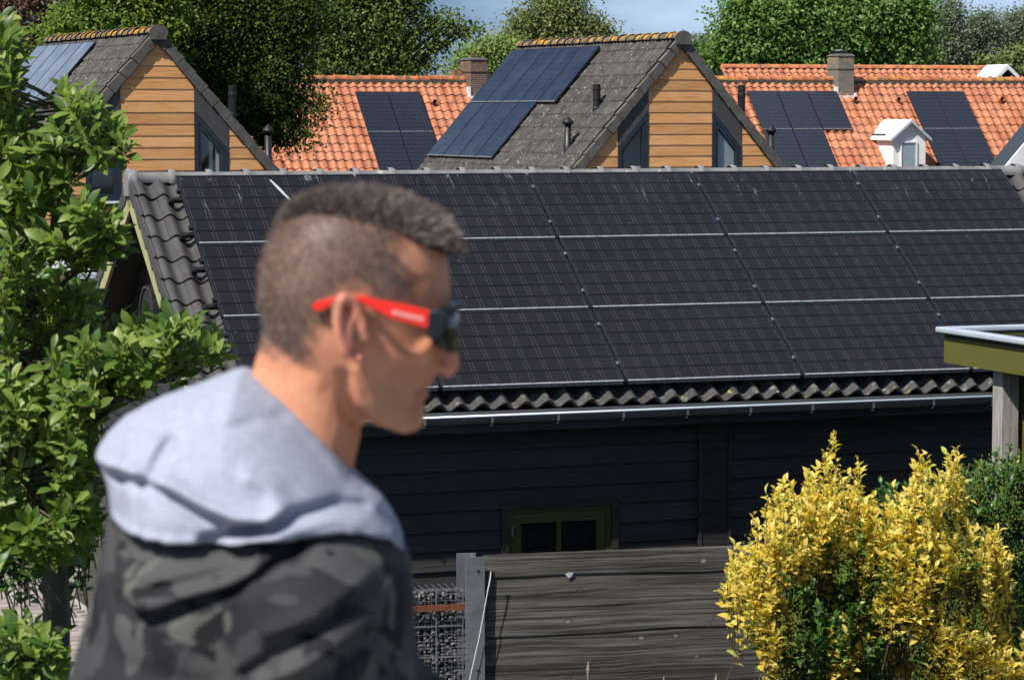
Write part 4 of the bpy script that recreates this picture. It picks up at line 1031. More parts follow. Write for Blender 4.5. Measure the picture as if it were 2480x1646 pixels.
def scatter(tmpl, pos, B, size, name, mat, rnd=None):
    V, F = tmpl; n = len(pos); k = len(V)
    W = np.einsum('nij,kj->nki', B, V)*size[:, None, None] + pos[:, None, :]
    Fs = (F[None] + (np.arange(n)*k)[:, None, None]).reshape(-1, F.shape[1])
    r = np.repeat(rnd if rnd is not None else rng.random(n), k)
    return np_mesh(name, W.reshape(-1, 3), Fs, mat, True, r)
def join_meshes(name, parts, mat):
    """parts: list of (V, F4, rnd)"""
    o = 0; Vs, Fs, Rs = [], [], []
    for V, F, r in parts: Vs.append(V); Fs.append(F+o); Rs.append(r); o += len(V)
    return np_mesh(name, np.concatenate(Vs), np.concatenate(Fs), mat, True, np.concatenate(Rs))
def leaves_out(parent, base, tmpls, pos, B, size, var, mat, n_single, stuffname, blocked):
    """the largest leaves in view become parts of their own, the others one mass"""
    q = proj(pos); vis = (q[:, 0] > 5) & (q[:, 0] < 2475) & (q[:, 1] > 5) & (q[:, 1] < 1640) & ~blocked(q)
    score = np.where(vis, size/q[:, 2], 0); order = np.argsort(-score); single = order[:n_single][score[order[:n_single]] > 0]
    meshes = [np_mesh('leaf', V, F, mat, True) for V, F in tmpls]
    for i in single:
        m = Matrix.Identity(4)
        for a in range(3):
            for b in range(3): m[a][b] = B[i][a, b]*size[i]
            m[a][3] = pos[i][a]-base[a]
        link('leaf', meshes[var[i]], parent, m)
    restm = np.ones(len(pos), bool); restm[single] = False; parts = []
    for k, (V, F) in enumerate(tmpls):
        idx = np.where(restm & (var == k))[0]
        if not len(idx): continue
        W = (np.einsum('nij,kj->nki', B[idx], V)*size[idx][:, None, None] + (pos[idx]-base)[:, None, :]).reshape(-1, 3)
        parts.append((W, (F[None] + (np.arange(len(idx))*len(V))[:, None, None]).reshape(-1, 4), np.repeat(rng.random(len(idx)), len(V))))
    tag(link(stuffname, join_meshes(stuffname, parts, mat), parent), kind='stuff')
def in_poly(P, poly):
    P = np.asarray(P); poly = np.asarray(poly); x, y = P[:, 0], P[:, 1]; ins = np.zeros(len(P), bool); j = len(poly)-1
    for i in range(len(poly)):
        xi, yi = poly[i]; xj, yj = poly[j]
        ins ^= ((yi > y) != (yj > y)) & (x < (xj-xi)*(y-yi)/(yj-yi+1e-12)+xi); j = i
    return ins
def poly_dist(P, poly, closed=True):
    P = np.asarray(P, float); poly = np.asarray(poly, float); d = np.full(len(P), 1e9); near = np.zeros_like(P); n = len(poly)
    for i in range(n if closed else n-1):
        a, b = poly[i], poly[(i+1) % n]; ab = b-a; t = np.clip(((P-a) @ ab)/(ab @ ab+1e-12), 0, 1); c = a + t[:, None]*ab; dd = np.linalg.norm(P-c, axis=1)
        m = dd < d; d[m] = dd[m]; near[m] = c[m]
    return d, near
def sample_poly(poly, n):
    poly = np.asarray(poly); lo, hi = poly.min(0), poly.max(0); out = []
    while sum(map(len, out)) < n:
        p = lo + rng.random((n*2, 2))*(hi-lo); out.append(p[in_poly(p, poly)])
    return np.concatenate(out)[:n]
PERSON = S((590, 850), (560, 845), (300, 960), (225, 1040), (260, 1170), (240, 1250), (165, 1568), (1010, 1568), (960, 1400), (950, 1280), (840, 1050), (975, 995), (1050, 860), (1050, 600), (900, 430), (700, 430), (595, 600))
def behind_person(q): return in_poly(q[:, :2], PERSON)
def px_at(P2, Y):
    P2 = np.asarray(P2); r = _f[None] + _r[None]*((P2[:, 0]-1240)/FPX)[:, None] + _u[None]*((823-P2[:, 1])/FPX)[:, None]
    return _c + r*(np.asarray(Y)/r[:, 1])[:, None]

# ------------------------------------------------------------------ magnolia at the left
base = np.array([*at(140, 1450, 10.6).xy, 0.])
mag = empty('magnolia', Vector(base), 'young magnolia with broad fresh green leaves along the left edge', 'tree')
def P3(u, v, Y): return np.array(at(u*DS, v*DS, Y))-base
trunk = [np.array([0, 0, 0.]), P3(128, 1568, 10.6), P3(130, 1400, 10.6), P3(118, 1150, 10.55), P3(95, 900, 10.5), P3(70, 650, 10.45), P3(40, 400, 10.4), P3(0, 150, 10.4), P3(-40, -60, 10.4)]
MB().tube(trunk, [.07, .055, .05, .045, .04, .032, .026, .018, .01], 9).build('trunk', M['bark'], mag, True)
limbs = [[(118, 1150, 10.55), (180, 1000, 10.2), (300, 900, 10.0), (430, 830, 9.9), (520, 800, 9.9)], [(95, 900, 10.5), (200, 830, 10.2), (300, 780, 10.0), (370, 740, 9.9)],
         [(80, 750, 10.4), (150, 640, 10.3), (220, 600, 10.1), (310, 575, 10.0)], [(60, 560, 10.4), (130, 420, 10.2), (200, 340, 10.0), (300, 325, 9.9)], [(45, 420, 10.4), (110, 330, 10.2), (160, 240, 10.1), (235, 225, 10.0)],
         [(10, 230, 10.4), (25, 150, 10.2), (45, 90, 10.1)], [(118, 1150, 10.55), (170, 1100, 10.2), (230, 1050, 10.0)], [(120, 1250, 10.55), (60, 1150, 10.1), (10, 1080, 9.9)], [(128, 1500, 10.6), (90, 1490, 10.2), (40, 1500, 10.0), (120, 1530, 9.9)],
         [(95, 900, 10.5), (40, 820, 10.0), (-10, 760, 9.9)], [(70, 650, 10.45), (20, 560, 10.1), (-30, 500, 10.0)]]
LP = []
for lm in limbs:
    pts = [P3(*q) for q in lm]; MB().tube(pts, np.linspace(.022, .007, len(pts)), 6).build('limb', M['twig'], mag, True)
    for a, b in zip(pts[:-1], pts[1:]):
        for t in np.linspace(0, 1, 8): LP.append(a+(b-a)*t)
LP = np.array(LP + [a+(b-a)*t for a, b in zip(trunk[2:-1], trunk[3:]) for t in np.linspace(0, 1, 10)])
regions = [  # polygon in the reading view, clusters, depth range
 ([(-30, 40), (22, 75), (42, 130), (36, 190), (24, 250), (-30, 260)], 70, (9.7, 10.8)),
 ([(150, 232), (228, 242), (218, 290), (298, 325), (255, 368), (180, 385), (110, 340)], 50, (9.6, 10.4)),
 ([(-30, 270), (60, 275), (80, 320), (-30, 330)], 34, (9.8, 10.6)),
 ([(-30, 340), (90, 350), (190, 415), (120, 465), (80, 540), (-30, 540)], 120, (9.7, 11.1)),
 ([(140, 490), (220, 490), (278, 550), (290, 575), (205, 600), (110, 590)], 48, (9.6, 10.3)),
 ([(-30, 560), (60, 580), (80, 640), (40, 700), (50, 800), (-30, 830)], 120, (9.7, 11.2)),
 ([(90, 835), (240, 785), (335, 748), (440, 772), (508, 810), (480, 842), (400, 868), (300, 900), (220, 955), (120, 935)], 165, (9.5, 10.4)),
 ([(90, 690), (180, 670), (200, 740), (80, 790)], 45, (9.9, 11.2)),
 ([(-30, 860), (110, 900), (205, 1000), (212, 1090), (215, 1180), (190, 1270), (100, 1290), (20, 1270), (-30, 1290)], 330, (9.6, 11.1)),
 ([(-30, 1460), (60, 1455), (125, 1500), (140, 1600), (-30, 1600)], 100, (9.6, 10.6)),
]
C3, ax = [], []
tw = MB()
for poly, n, (y0, y1) in regions:
    n = int(n*1.25); p = sample_poly(np.array(poly)*DS, n); Y = rng.uniform(y0, y1, n); c = px_at(p, Y)-base
    for q in c:
        k = np.argmin(np.linalg.norm(LP-q, axis=1) + .5*np.maximum(0, LP[:, 2]-q[2])); a = LP[k]; m_ = (a+q)/2 + np.array([0, 0, -.03])
        tw.tube([a, m_, q], [.006, .0045, .003], 4, False); d = q-m_
        C3.append(q); ax.append(unit(d/ max(np.linalg.norm(d), 1e-6) + np.array([0, -.15, .75]) + rng.normal(0, .25, 3)))
tw.build('twigs', M['twig'], mag, kind='stuff')
C3 = np.array(C3); ax = np.array(ax)
nl = 9; pos, dirs, nr, sz = [], [], [], []
for c, a in zip(C3, ax):
    s1 = unit(np.cross(a, rng.normal(0, 1, 3))); s2 = np.cross(a, s1); ph = rng.uniform(0, 6.28)
    for i in range(nl):
        th = ph + i*2.4; rad = s1*math.cos(th)+s2*math.sin(th); el = rng.uniform(.5, 1.25)*(1.15-.06*i)
        d = a*math.cos(el)+rad*math.sin(el)
        pos.append(c + a*(i*.011-.05)); dirs.append(d + np.array([0, 0, -.08])); nr.append(a*math.sin(el) - rad*math.cos(el)*.9 + np.array([0, 0, .2]) + rng.normal(0, .3, 3)); sz.append(rng.uniform(.042, .10))
pos = np.array(pos); B = basis(np.array(dirs), np.array(nr)); sz = np.array(sz); var = rng.integers(0, 3, len(pos))
leaves_out(mag, base, T_OBOV, pos+base, B, sz, var, M['leaf_magnolia'], 300, 'foliage', behind_person)

# ------------------------------------------------------------------ euonymus bushes at the right
def bush(name, label, polys, Yf, nsh, leafn, ls, mat, shoot, n_single, Yb, deep, spread=.75):
    b0 = np.array([*at(np.mean([p[0] for p in polys[0][0]])*DS, 1500, Yf).xy, 0.]); E = empty(name, Vector(b0), label, 'shrub')
    pos, dirs, nr, sz = [], [], [], []; stems = MB()
    for poly, w in polys:
        P_ = np.array(poly)*DS; n = int(nsh*w); p = sample_poly(P_, n); d, _ = poly_dist(p, P_); dm = np.clip(d/130., 0, 1)
        Y = Yf - Yb*np.sqrt(1-(1-dm)**2) + rng.uniform(0, deep, n)**1.0
        c = px_at(p, Y); cen = P_.mean(0)
        for k in range(n):
            side = (p[k, 0]-cen[0])/300.
            a = unit(np.array([side*.45, -.30-.2*(1-abs(side)), 1.15]) + rng.normal(0, .26, 3)); ln = rng.uniform(*shoot)*(1.5 if dm[k] < .25 else 1.)
            s1 = unit(np.cross(a, rng.normal(0, 1, 3))); s2 = np.cross(a, s1); ph = rng.uniform(0, 6.28)
            for i in range(leafn):
                t = i/(leafn-1); th = ph + i*math.pi/2 + (math.pi/4)*(i//4); rad = s1*math.cos(th)+s2*math.sin(th); el = (1.25-.75*t)*rng.uniform(.8, 1.2)
                pos.append(c[k] + a*(t-.75)*ln); dirs.append(a*math.cos(el)+rad*math.sin(el)); nr.append(a*math.sin(el)-rad*math.cos(el)+rng.normal(0, .25, 3)); sz.append(ls*rng.uniform(.55, 1.3)*(1-.25*t))
            stems.tube([c[k]-a*ln*1.3-b0, c[k]+a*.2*ln-b0], [.004, .002], 4, False)
    stems.build('stems', M['twig'], E, kind='stuff')
    trunk = MB()
    for k in range(6):
        x, y = rng.uniform(-.25, .25, 2); trunk.tube([(x*.3, y*.3, 0), (x, y, 1.1), (x*1.6, y*1.5, 1.8)], [.03, .022, .012], 6)
    trunk.build('branches', M['bark'], E, kind='stuff')
    pos = np.array(pos); B = basis(np.array(dirs), np.array(nr)); sz = np.array(sz); var = rng.integers(0, 2, len(pos))
    leaves_out(E, b0, T_EUON, pos, B, sz, var, M[mat], n_single, 'foliage', lambda q: np.zeros(len(q), bool))
    return E, b0
gold = [([(1665, 1380), (1680, 1330), (1720, 1240), (1770, 1170), (1830, 1130), (1860, 1120), (1900, 1100), (1985, 1110), (2000, 1200), (1990, 1260), (1900, 1320), (1860, 1400), (1850, 1600), (1790, 1600), (1730, 1480)], .34),
        ([(2010, 1240), (2060, 1150), (2120, 1090), (2200, 1080), (2230, 1110), (2200, 1210), (2290, 1250), (2310, 1300), (2240, 1390), (2300, 1460), (2340, 1600), (2150, 1600), (2050, 1480), (1960, 1420), (1990, 1350), (1900, 1330)], .50),
        ([(1850, 1270), (2000, 1225), (2050, 1300), (1960, 1345), (1890, 1380)], .08), ([(1960, 1150), (2060, 1190), (2110, 1130), (2100, 1300), (1960, 1290)], .09), ([(1860, 1400), (1990, 1360), (2050, 1450), (1990, 1600), (1870, 1600)], .06), ([(2220, 1240), (2300, 1240), (2330, 1330), (2300, 1480), (2240, 1400)], .10), ([(2100, 1480), (2330, 1440), (2370, 1600), (2080, 1600)], .10),
        ([(2330, 1470), (2400, 1440), (2400, 1600), (2330, 1600)], .05),
        ([(1895, 1180), (1900, 1035), (1930, 1035), (1935, 1180)], .022), ([(1955, 1180), (1970, 1085), (1990, 1085), (1990, 1180)], .02), ([(2105, 1110), (2120, 1060), (2145, 1060), (2140, 1130)], .016), ([(2185, 1100), (2190, 1040), (2210, 1035), (2210, 1100)], .014),
        ([(1850, 1140), (1855, 1100), (1875, 1100), (1880, 1150)], .012), ([(1790, 1180), (1800, 1120), (1815, 1115), (1820, 1180)], .012), ([(1668, 1330), (1675, 1290), (1700, 1290), (1700, 1360)], .012)]
EG, bg0 = bush('golden_euonymus', 'golden yellow euonymus shrub in front of the plank fence', gold, 16.25, 560, 13, .066, 'leaf_gold', (.13, .27), 300, .75, .16)
gg = [([(1790, 1450), (1850, 1330), (1920, 1250), (2000, 1230), (2060, 1330), (2060, 1600), (1800, 1600)], .30), ([(1700, 1330), (1800, 1200), (2000, 1180), (2250, 1180), (2310, 1350), (2330, 1600), (1760, 1600)], .5)]
bush('variegated_undergrowth', 'dark green shoots showing through the middle of the golden shrub', gg, 16.2, 620, 12, .060, 'leaf_deepgreen', (.08, .18), 200, .62, .40)
g3 = [([(2060, 1180), (2120, 1110), (2200, 1110), (2230, 1090), (2290, 1050), (2330, 1040), (2400, 1050), (2400, 1600), (2300, 1600), (2250, 1300), (2200, 1240)], 1.), ([(2010, 1150), (2060, 1120), (2120, 1130), (2100, 1240), (2010, 1260)], .16)]
bush('green_euonymus', 'glossy dark green euonymus shrub at the right edge below the porch', g3, 17.0, 520, 12, .055, 'leaf_deepgreen', (.07, .15), 300, .5, .45)
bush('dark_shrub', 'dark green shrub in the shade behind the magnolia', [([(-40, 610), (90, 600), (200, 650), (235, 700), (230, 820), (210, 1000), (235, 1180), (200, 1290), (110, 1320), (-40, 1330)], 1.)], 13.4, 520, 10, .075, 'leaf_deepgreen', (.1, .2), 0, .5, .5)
# greenish flower buds over both shrubs
V0 = np.array([(0, 0, 1), (.9, 0, -.4), (-.5, .8, -.4), (-.5, -.8, -.4)]); F0 = np.array([(0, 1, 2), (0, 2, 3), (0, 3, 1), (1, 3, 2)])
p = np.concatenate([sample_poly(np.array(gold[0][0])*DS, 160), sample_poly(np.array(gold[1][0])*DS, 240), sample_poly(np.array(g3[0][0])*DS, 260)]); cc = px_at(p, np.r_[np.full(400, 15.55), np.full(260, 16.4)] + rng.uniform(-.1, .1, 660))
pts = (cc[:, None, :] + rng.normal(0, .022, (660, 9, 3))).reshape(-1, 3); n_ = len(pts)
tag(link('flower_buds', np_mesh('flower_buds', (V0[None]*.006 + pts[:, None, :]).reshape(-1, 3) - bg0, (F0[None] + (np.arange(n_)*4)[:, None, None]).reshape(-1, 3), M['leaf_goldgreen'], False, np.repeat(rng.random(n_), 4)), EG), kind='stuff')
# dry grass stalks at the bottom edge
gs = MB(); hd = MB()
for u, v, Y, dx in ((1425, 1600, 12.5, 14), (1608, 1636, 12.6, 6), (1735, 1630, 12.7, 26), (1640, 1652, 12.6, -8)):
    a = at(u, v, Y); b = at(u-dx, 1900, Y); gs.tube([b, (a+b)/2 + Vector((.004, 0, 0)), a], [.003, .0025, .0015], 5); hd.tube([a + (b-a)*.13, a + (b-a)*.07, a], [.002, .007, .001], 6)
gr = gs.build('dry_grass', M['dry_grass'], label='dry grass stalks poking up at the bottom edge before the fence', cat='grass', kind='stuff'); hd.build('seed_heads', M['seed_head'], gr, kind='stuff')

# ------------------------------------------------------------------ background trees
def tree(label, lobes, D, n, ll, mat, trunk_uv, per=26, cr=.38, up=.3, dr=.8, name='tree', hollow=.45, branch_r=.12):
    """lobes: (u, v, ru, rv) in photograph pixels at distance D"""
    core = list(lobes); lobes = []
    for u, v, ru, rv in core:
        lobes.append((u, v, ru*.84, rv*.84))
        for q in range(7):
            f = rng.uniform(0, 6.28); e = rng.uniform(.6, .95); k = rng.uniform(.28, .5); lobes.append((u+ru*e*math.cos(f), v+rv*e*math.sin(f), ru*k, rv*k))
    s = D/FPX; tb = at(*trunk_uv, D); b0 = np.array([tb.x, D, 0.]); E = empty(name, Vector(b0), label, 'tree')
    cs_ = np.array([at(u, v, D) for u, v, _, _ in lobes]); rad = np.array([[ru*s, max(min(ru, rv*1.3)*s*dr, .5), rv*s] for _, _, ru, rv in lobes])
    w = (rad[:, 0]*rad[:, 2]); w = w/w.sum(); nc = n//per; li = rng.choice(len(lobes), nc, p=w)
    d = unit(rng.normal(0, 1, (nc, 3))); d[:, 1] = np.where(rng.random(nc) < .72, -np.abs(d[:, 1]), d[:, 1])
    rr = hollow + (1.05-hollow)*rng.random(nc)**.55
    ph_ = rng.uniform(0, 6.28, 4); wob = 1 + .13*np.sin(5*d[:, 0]+ph_[0]+li)*np.sin(5*d[:, 2]+ph_[1]) + .09*np.sin(11*d[:, 0]+ph_[2])*np.sin(12*d[:, 2]+ph_[3])
    c = cs_[li] + d*rad[li]*(rr*wob)[:, None]
    pos = (c[:, None, :] + rng.normal(0, cr, (nc, per, 3))*np.array([1, 1, .75])).reshape(-1, 3); m = len(pos)
    outd = np.repeat(d, per, 0)
    dirs = rng.normal(0, 1, (m, 3)) + outd*.5 + np.array([0, 0, -.35]); cl_ = np.repeat(unit(d + rng.normal(0, .5, (nc, 3))), per, 0); nrm = rng.normal(0, .3, (m, 3)) + cl_*.8 + np.array([0, 0, up+.2])
    B = basis(dirs, nrm); rn = np.clip(np.repeat(rng.random(nc), per)*.7 + rng.random(m)*.3, 0, 1)
    link('crown', scatter(T_SMALL[0], pos-b0, B, ll*rng.uniform(.7, 1.3, m), 'crown', M[mat], rn), E)
    tk = MB(); tt = cs_[np.argmax(cs_[:, 2])]-b0
    tk.tube([(0, 0, 0), (0, 0, 2.5), Vector(tt)*.6 + Vector((0, 0, .3)), Vector(tt)], [.32, .26, .14, .05], 9); tk.build('trunk', M['bark'], E, True)
    bm_ = MB()
    for k in range(0, len(lobes), 4):
        q = cs_[k]-b0; st = Vector(tt)*.45*min(1, max(.3, q[2]/max(tt[2], 1))); st.z = max(1.5, q[2]-2.2)
        bm_.tube([st, (st+Vector(q))/2+Vector((0, 0, -.2)), Vector(q), Vector(q + rad[k]*d[k % len(d)]*.9)], [branch_r, branch_r*.6, branch_r*.35, .02], 6, False)
        for j in range(7):
            e = unit(rng.normal(0, 1, 3)); e[1] = -abs(e[1]); e[2] = abs(e[2])*.6; bm_.tube([Vector(q)+Vector(rng.normal(0, .2, 3)), Vector(q + e*rad[k]*.55), Vector(q + e*rad[k]*.98)], [branch_r*.35, branch_r*.2, .012], 5, False)
    bm_.build('branch', M['bark'], E, True)
    return E
tree('dense dark green tree behind the left gable house, hiding part of the orange roof', [(400, 60, 90, 110), (470, -10, 170, 150), (600, 60, 150, 150), (640, 190, 115, 110), (700, 270, 65, 70), (560, 250, 120, 100), (420, 170, 150, 130), (690, 130, 75, 100), (500, -180, 230, 120), (640, 320, 50, 40)], 74, 105000, .10, 'leaf_dark', (430, 600), 58, .25, dr=.9)
tree('bright yellow-green tree rising behind the ridge of the left gable house', [(300, 30, 110, 90), (210, 70, 80, 70), (360, 90, 70, 60), (170, 120, 45, 40), (270, -80, 130, 80)], 71, 34000, .11, 'leaf_bright', (280, 600), 40, .24, dr=.9)
tree('brownish copper-leaved tree in the top left corner', [(40, 40, 90, 90), (120, 30, 60, 60), (-40, 60, 90, 120), (60, 130, 70, 40)], 88, 15000, .12, 'leaf_copper', (20, 600), 22, .35, hollow=.2)
tree('loose green tree reaching over the left orange roof towards the chimney', [(800, 60, 110, 120), (900, 20, 110, 90), (960, 55, 75, 80), (930, 140, 90, 50), (850, 150, 110, 60), (1040, 62, 34, 26), (1090, 55, 26, 20), (1000, 150, 45, 30), (780, -60, 160, 100), (930, -70, 110, 70), (1125, 70, 22, 16), (1060, 100, 20, 16)], 112, 48000, .155, 'leaf_loose', (880, 600), 44, .31, hollow=.3)
tree('sparse grey-green treetop above the centre gable house', [(1300, 70, 60, 50), (1350, 45, 55, 55), (1400, 65, 55, 40), (1250, 85, 40, 25), (1370, 0, 40, 30), (1450, 70, 30, 18), (1330, 100, 70, 30)], 124, 16000, .15, 'leaf_olive', (1350, 600), 18, .34, hollow=.15)
tree('light green round bush beside the left chimney', [(1210, 140, 60, 40), (1150, 155, 50, 30), (1230, 170, 70, 35), (1105, 170, 25, 18)], 117, 11000, .14, 'leaf_sallow', (1190, 600), 18, .3, hollow=.3, name='tree')
tree('small distant dark treetop right of the centre gable', [(1690, 115, 24, 26), (1715, 145, 40, 30), (1740, 110, 25, 20)], 145, 4000, .22, 'leaf_greygreen', (1700, 600), 18, .3, hollow=.2)
tree('large walnut tree with bright green leaves behind the right orange roof', [(1860, 60, 110, 100), (1800, 130, 80, 60), (1960, 30, 130, 110), (2080, 60, 130, 110), (2170, 40, 80, 95), (2180, 130, 70, 60), (2050, 140, 120, 60), (1930, 140, 110, 55), (1760, 155, 50, 35), (2000, -80, 190, 80), (1830, 10, 50, 50)], 112, 62000, .18, 'leaf_walnut', (1990, 600), 46, .33, hollow=.45)
tree('tall thin grey-green poplar, leftmost of the three at the right edge', [(2290, 60, 36, 45), (2285, 130, 48, 50), (2300, 25, 22, 22)], 150, 10000, .15, 'leaf_greygreen', (2290, 600), 18, .36, hollow=.1)
tree('tall thin grey-green poplar, middle of the three at the right edge', [(2385, 75, 40, 36), (2370, 130, 50, 45), (2400, 55, 25, 18)], 152, 10000, .15, 'leaf_greygreen', (2380, 600), 18, .36, hollow=.1)
tree('tall thin grey-green poplar cut off by the right edge', [(2455, 75, 38, 36), (2470, 120, 50, 45), (2490, 60, 40, 40)], 154, 10000, .15, 'leaf_greygreen', (2460, 600), 18, .36, hollow=.1)
tree('low olive shrub behind the white gable peak', [(2440, 155, 55, 22), (2490, 150, 40, 25)], 128, 3500, .2, 'leaf_olive', (2450, 600), 16, .3, hollow=.3, name='shrub')

# ------------------------------------------------------------------ terrace the man and the camera stand on (below the frame)
TZ = 3.52; DP = 2.7
ter = empty('roof_terrace', Vector((0, 1.2, 0))); tag(ter, kind='structure')
MB().box(-2.6, 2.6, -3.2, 2.9, TZ-.25, TZ).build('slab', M['concrete'], ter)
MB().box(-2.5, 2.5, -3.1, 2.8, 0, TZ-.251).build('wall', M['chimney_brick_brown'], ter)

# ------------------------------------------------------------------ the man
PXM = DP/FPX                                   # metres per photograph pixel at the man
foot = at(640, 1500, DP); pbase = np.array([foot.x, DP, TZ])
man = empty('person', Vector(pbase), 'man in profile in camouflage jacket with pale grey hood, wearing red-armed sunglasses', 'person')
def W3(u, v, y=0.):                            # pixel plus depth offset in pixels -> local coordinates
    p = at(u, v, DP); return np.array([p.x, p.y + y*PXM, p.z]) - pbase
def skin_mat():
    t = NT('skin'); b = t.n('Attribute', attribute_name='buzz').outputs['Fac']; red = t.n('Attribute', attribute_name='red').outputs['Fac']
    base = t.ramp(t.noise(26, 6, .7), [(.3, (.47, .185, .098)), (.5, (.56, .245, .14)), (.7, (.64, .31, .19))])
    base = t.mix(red, base, (.58, .20, .14))
    st = t.n('Attribute', attribute_name='beard_shade').outputs['Fac']; base = t.mix(t.math('MULTIPLY', st, .32), base, (.20, .12, .085))
    hairc = t.ramp(t.noise(34, 5, .7), [(.30, (.060, .044, .036)), (.52, (.115, .082, .066)), (.72, (.20, .142, .115))])
    hairc = t.mix(t.n('Attribute', attribute_name='longer_shade').outputs['Fac'], hairc, (.045, .031, .024))
    c = t.mix(t.math('MULTIPLY', b, .9), base, hairc)
    t.bump(t.noise(160, 4, .7), .12, .002)
    M['skin'] = t.set(c, .52, 0, .35); t.p.inputs['Subsurface Weight'].default_value = .08; t.p.inputs['Subsurface Radius'].default_value = (.01, .004, .002)
    t.p.inputs['Subsurface Scale'].default_value = .6
skin_mat()
def hair_mat():
    t = NT('brown_hair'); r = t.rnd(); M['hair'] = t.set(t.ramp(r, [(0, (.025, .018, .015)), (.5, (.10, .075, .062)), (1, (.34, .27, .235))]), .5, 0, .4)
hair_mat()
t_ = NT('greying_clipped_hair'); M['hair_short'] = t_.set(t_.ramp(t_.rnd(), [(0, (.05, .036, .03)), (.6, (.11, .08, .066)), (1, (.22, .17, .145))]), .5, 0, .4)
def camo():
    t = NT('camouflage_cloth'); ob = t.tc.outputs['Object']
    def blot(sc, off, lo, st=(1, 1, 1.35)): return t.ramp(t.noise(sc, 2.5, .5, vec=t.map(ob, st, off), dist=.5), [(lo, 0.), (lo+.012, 1.)])
    c = t.mix(blot(11., (0, 0, 0), .50), (.046, .045, .048), (.023, .023, .026))
    c = t.mix(blot(10., (5, 2, 1), .54), c, (.062, .061, .062))
    c = t.mix(blot(12., (1, 7, 3), .59), c, (.088, .089, .080))
    c = t.mix(blot(15., (3, 1, 8), .62), c, (.014, .014, .016))
    t.bump(t.noise(500, 2, .5), .1, .001); M['camo'] = t.set(c, .85, 0, .15)
    t = NT('grey_jersey'); c = t.ramp(t.noise(110, 5, .75), [(.3, (.25, .272, .34)), (.7, (.345, .368, .445))]); t.bump(t.noise(300, 3, .6), .15, .002); M['jersey'] = t.set(c, .9, 0, .15)
    simple('denim', (.03, .035, .05), (.02, .024, .035), .9, 30)
camo()
simple('red_plastic', (.72, .022, .012), (.66, .018, .01), .3, 4, spec=.5)
simple('lettering', (.78, .38, .34), None, .5)
simple('lens_frame', (.007, .013, .022), (.004, .007, .011), .5, 9, spec=.3)
M['lens'] = NT('dark_lens').set((.002, .003, .002), .16, 0, .22)

def loft(sections, N=56):
    """sections: (v, back u, front u, half width px, front exponent, narrowing)"""
    V = []
    for v, xb, xf, w, ex, nar in sections:
        uc, a = (xb+xf)/2, (xf-xb)/2
        for k in range(N):
            f = 2*math.pi*k/N; c_, s_ = math.cos(f), math.sin(f)
            x = math.copysign(abs(c_)**(2/ex), c_); y = math.copysign(abs(s_)**(2/2.15), s_)
            V.append(W3(uc+a*x, v, w*y*(1-nar*x)))
    n = len(sections); F = [(i*N+k, i*N+(k+1) % N, (i+1)*N+(k+1) % N, (i+1)*N+k) for i in range(n-1) for k in range(N)]
    F += [tuple(range(N))[::-1], tuple(range((n-1)*N, n*N))]
    return V, F
def smooth_sections(secs, m):
    secs = np.array(secs, float); t = secs[:, 0]; vs2 = np.linspace(t[0], t[-1], m); out = []
    # monotone cubic-ish interpolation by blending neighbouring parabolas
    for q in vs2:
        i = int(np.clip(np.searchsorted(t, q)-1, 0, len(t)-2)); h = t[i+1]-t[i]; s = (q-t[i])/h
        row = []
        for c in range(1, secs.shape[1]):
            y = secs[:, c]; m0 = (y[i+1]-y[max(i-1, 0)])/(t[i+1]-t[max(i-1, 0)]); m1 = (y[min(i+2, len(t)-1)]-y[i])/(t[min(i+2, len(t)-1)]-t[i])
            row.append((2*s**3-3*s**2+1)*y[i]+(s**3-2*s**2+s)*h*m0+(-2*s**3+3*s**2)*y[i+1]+(s**3-s**2)*h*m1)
        out.append((q, *row))
    return out
hb = MB()
head_secs = [(474, 780, 880, 40, 2, 0), (484, 740, 925, 90, 2, .02), (500, 708, 975, 130, 2, .03), (530, 678, 1030, 163, 2.05, .05), (570, 655, 1066, 184, 2.1, .07), (620, 638, 1082, 195, 2.1, .10), (670, 629, 1088, 198, 2.15, .13), (715, 628, 1091, 196, 2.15, .15),
             (745, 632, 1085, 192, 2.1, .16), (780, 640, 1070, 186, 2.1, .15), (820, 652, 1066, 180, 2.1, .14), (860, 676, 1064, 170, 2.05, .13), (900, 715, 1058, 158, 2.0, .14), (935, 755, 1048, 146, 2.0, .15), (970, 800, 1032, 130, 2.0, .16), (1000, 838, 1026, 108, 2.0, .16), (1025, 872, 1022, 80, 2., .12), (1040, 905, 1012, 52, 2, .05), (1047, 935, 1000, 25, 2, 0)]
hb.add(*loft(smooth_sections(head_secs, 60)))
# neck, leaning back down into the collar
def sweep(chain, n=20, wy=1.0):
    V = []; m = len(chain)
    for i, (u, v, r, ry) in enumerate(chain):
        a = chain[max(i-1, 0)]; b = chain[min(i+1, m-1)]; d = np.array([b[0]-a[0], b[1]-a[1]], float); d /= np.linalg.norm(d); nx = np.array([-d[1], d[0]])
        for k in range(n):
            f = 2*math.pi*k/n; V.append(W3(u+nx[0]*r*math.cos(f), v+nx[1]*r*math.cos(f), ry*math.sin(f)))
    F = [(i*n+k, i*n+(k+1) % n, (i+1)*n+(k+1) % n, (i+1)*n+k) for i in range(m-1) for k in range(n)] + [tuple(range(n))[::-1], tuple(range((m-1)*n, m*n))]
    return V, F
hb.add(*sweep([(790, 780, 110, 120), (768, 850, 138, 138), (752, 920, 142, 142), (735, 1000, 148, 148), (705, 1080, 160, 165), (670, 1170, 185, 230), (640, 1280, 230, 330), (620, 1420, 260, 380), (610, 1700, 260, 360), (605, 2050, 250, 340)], 28))
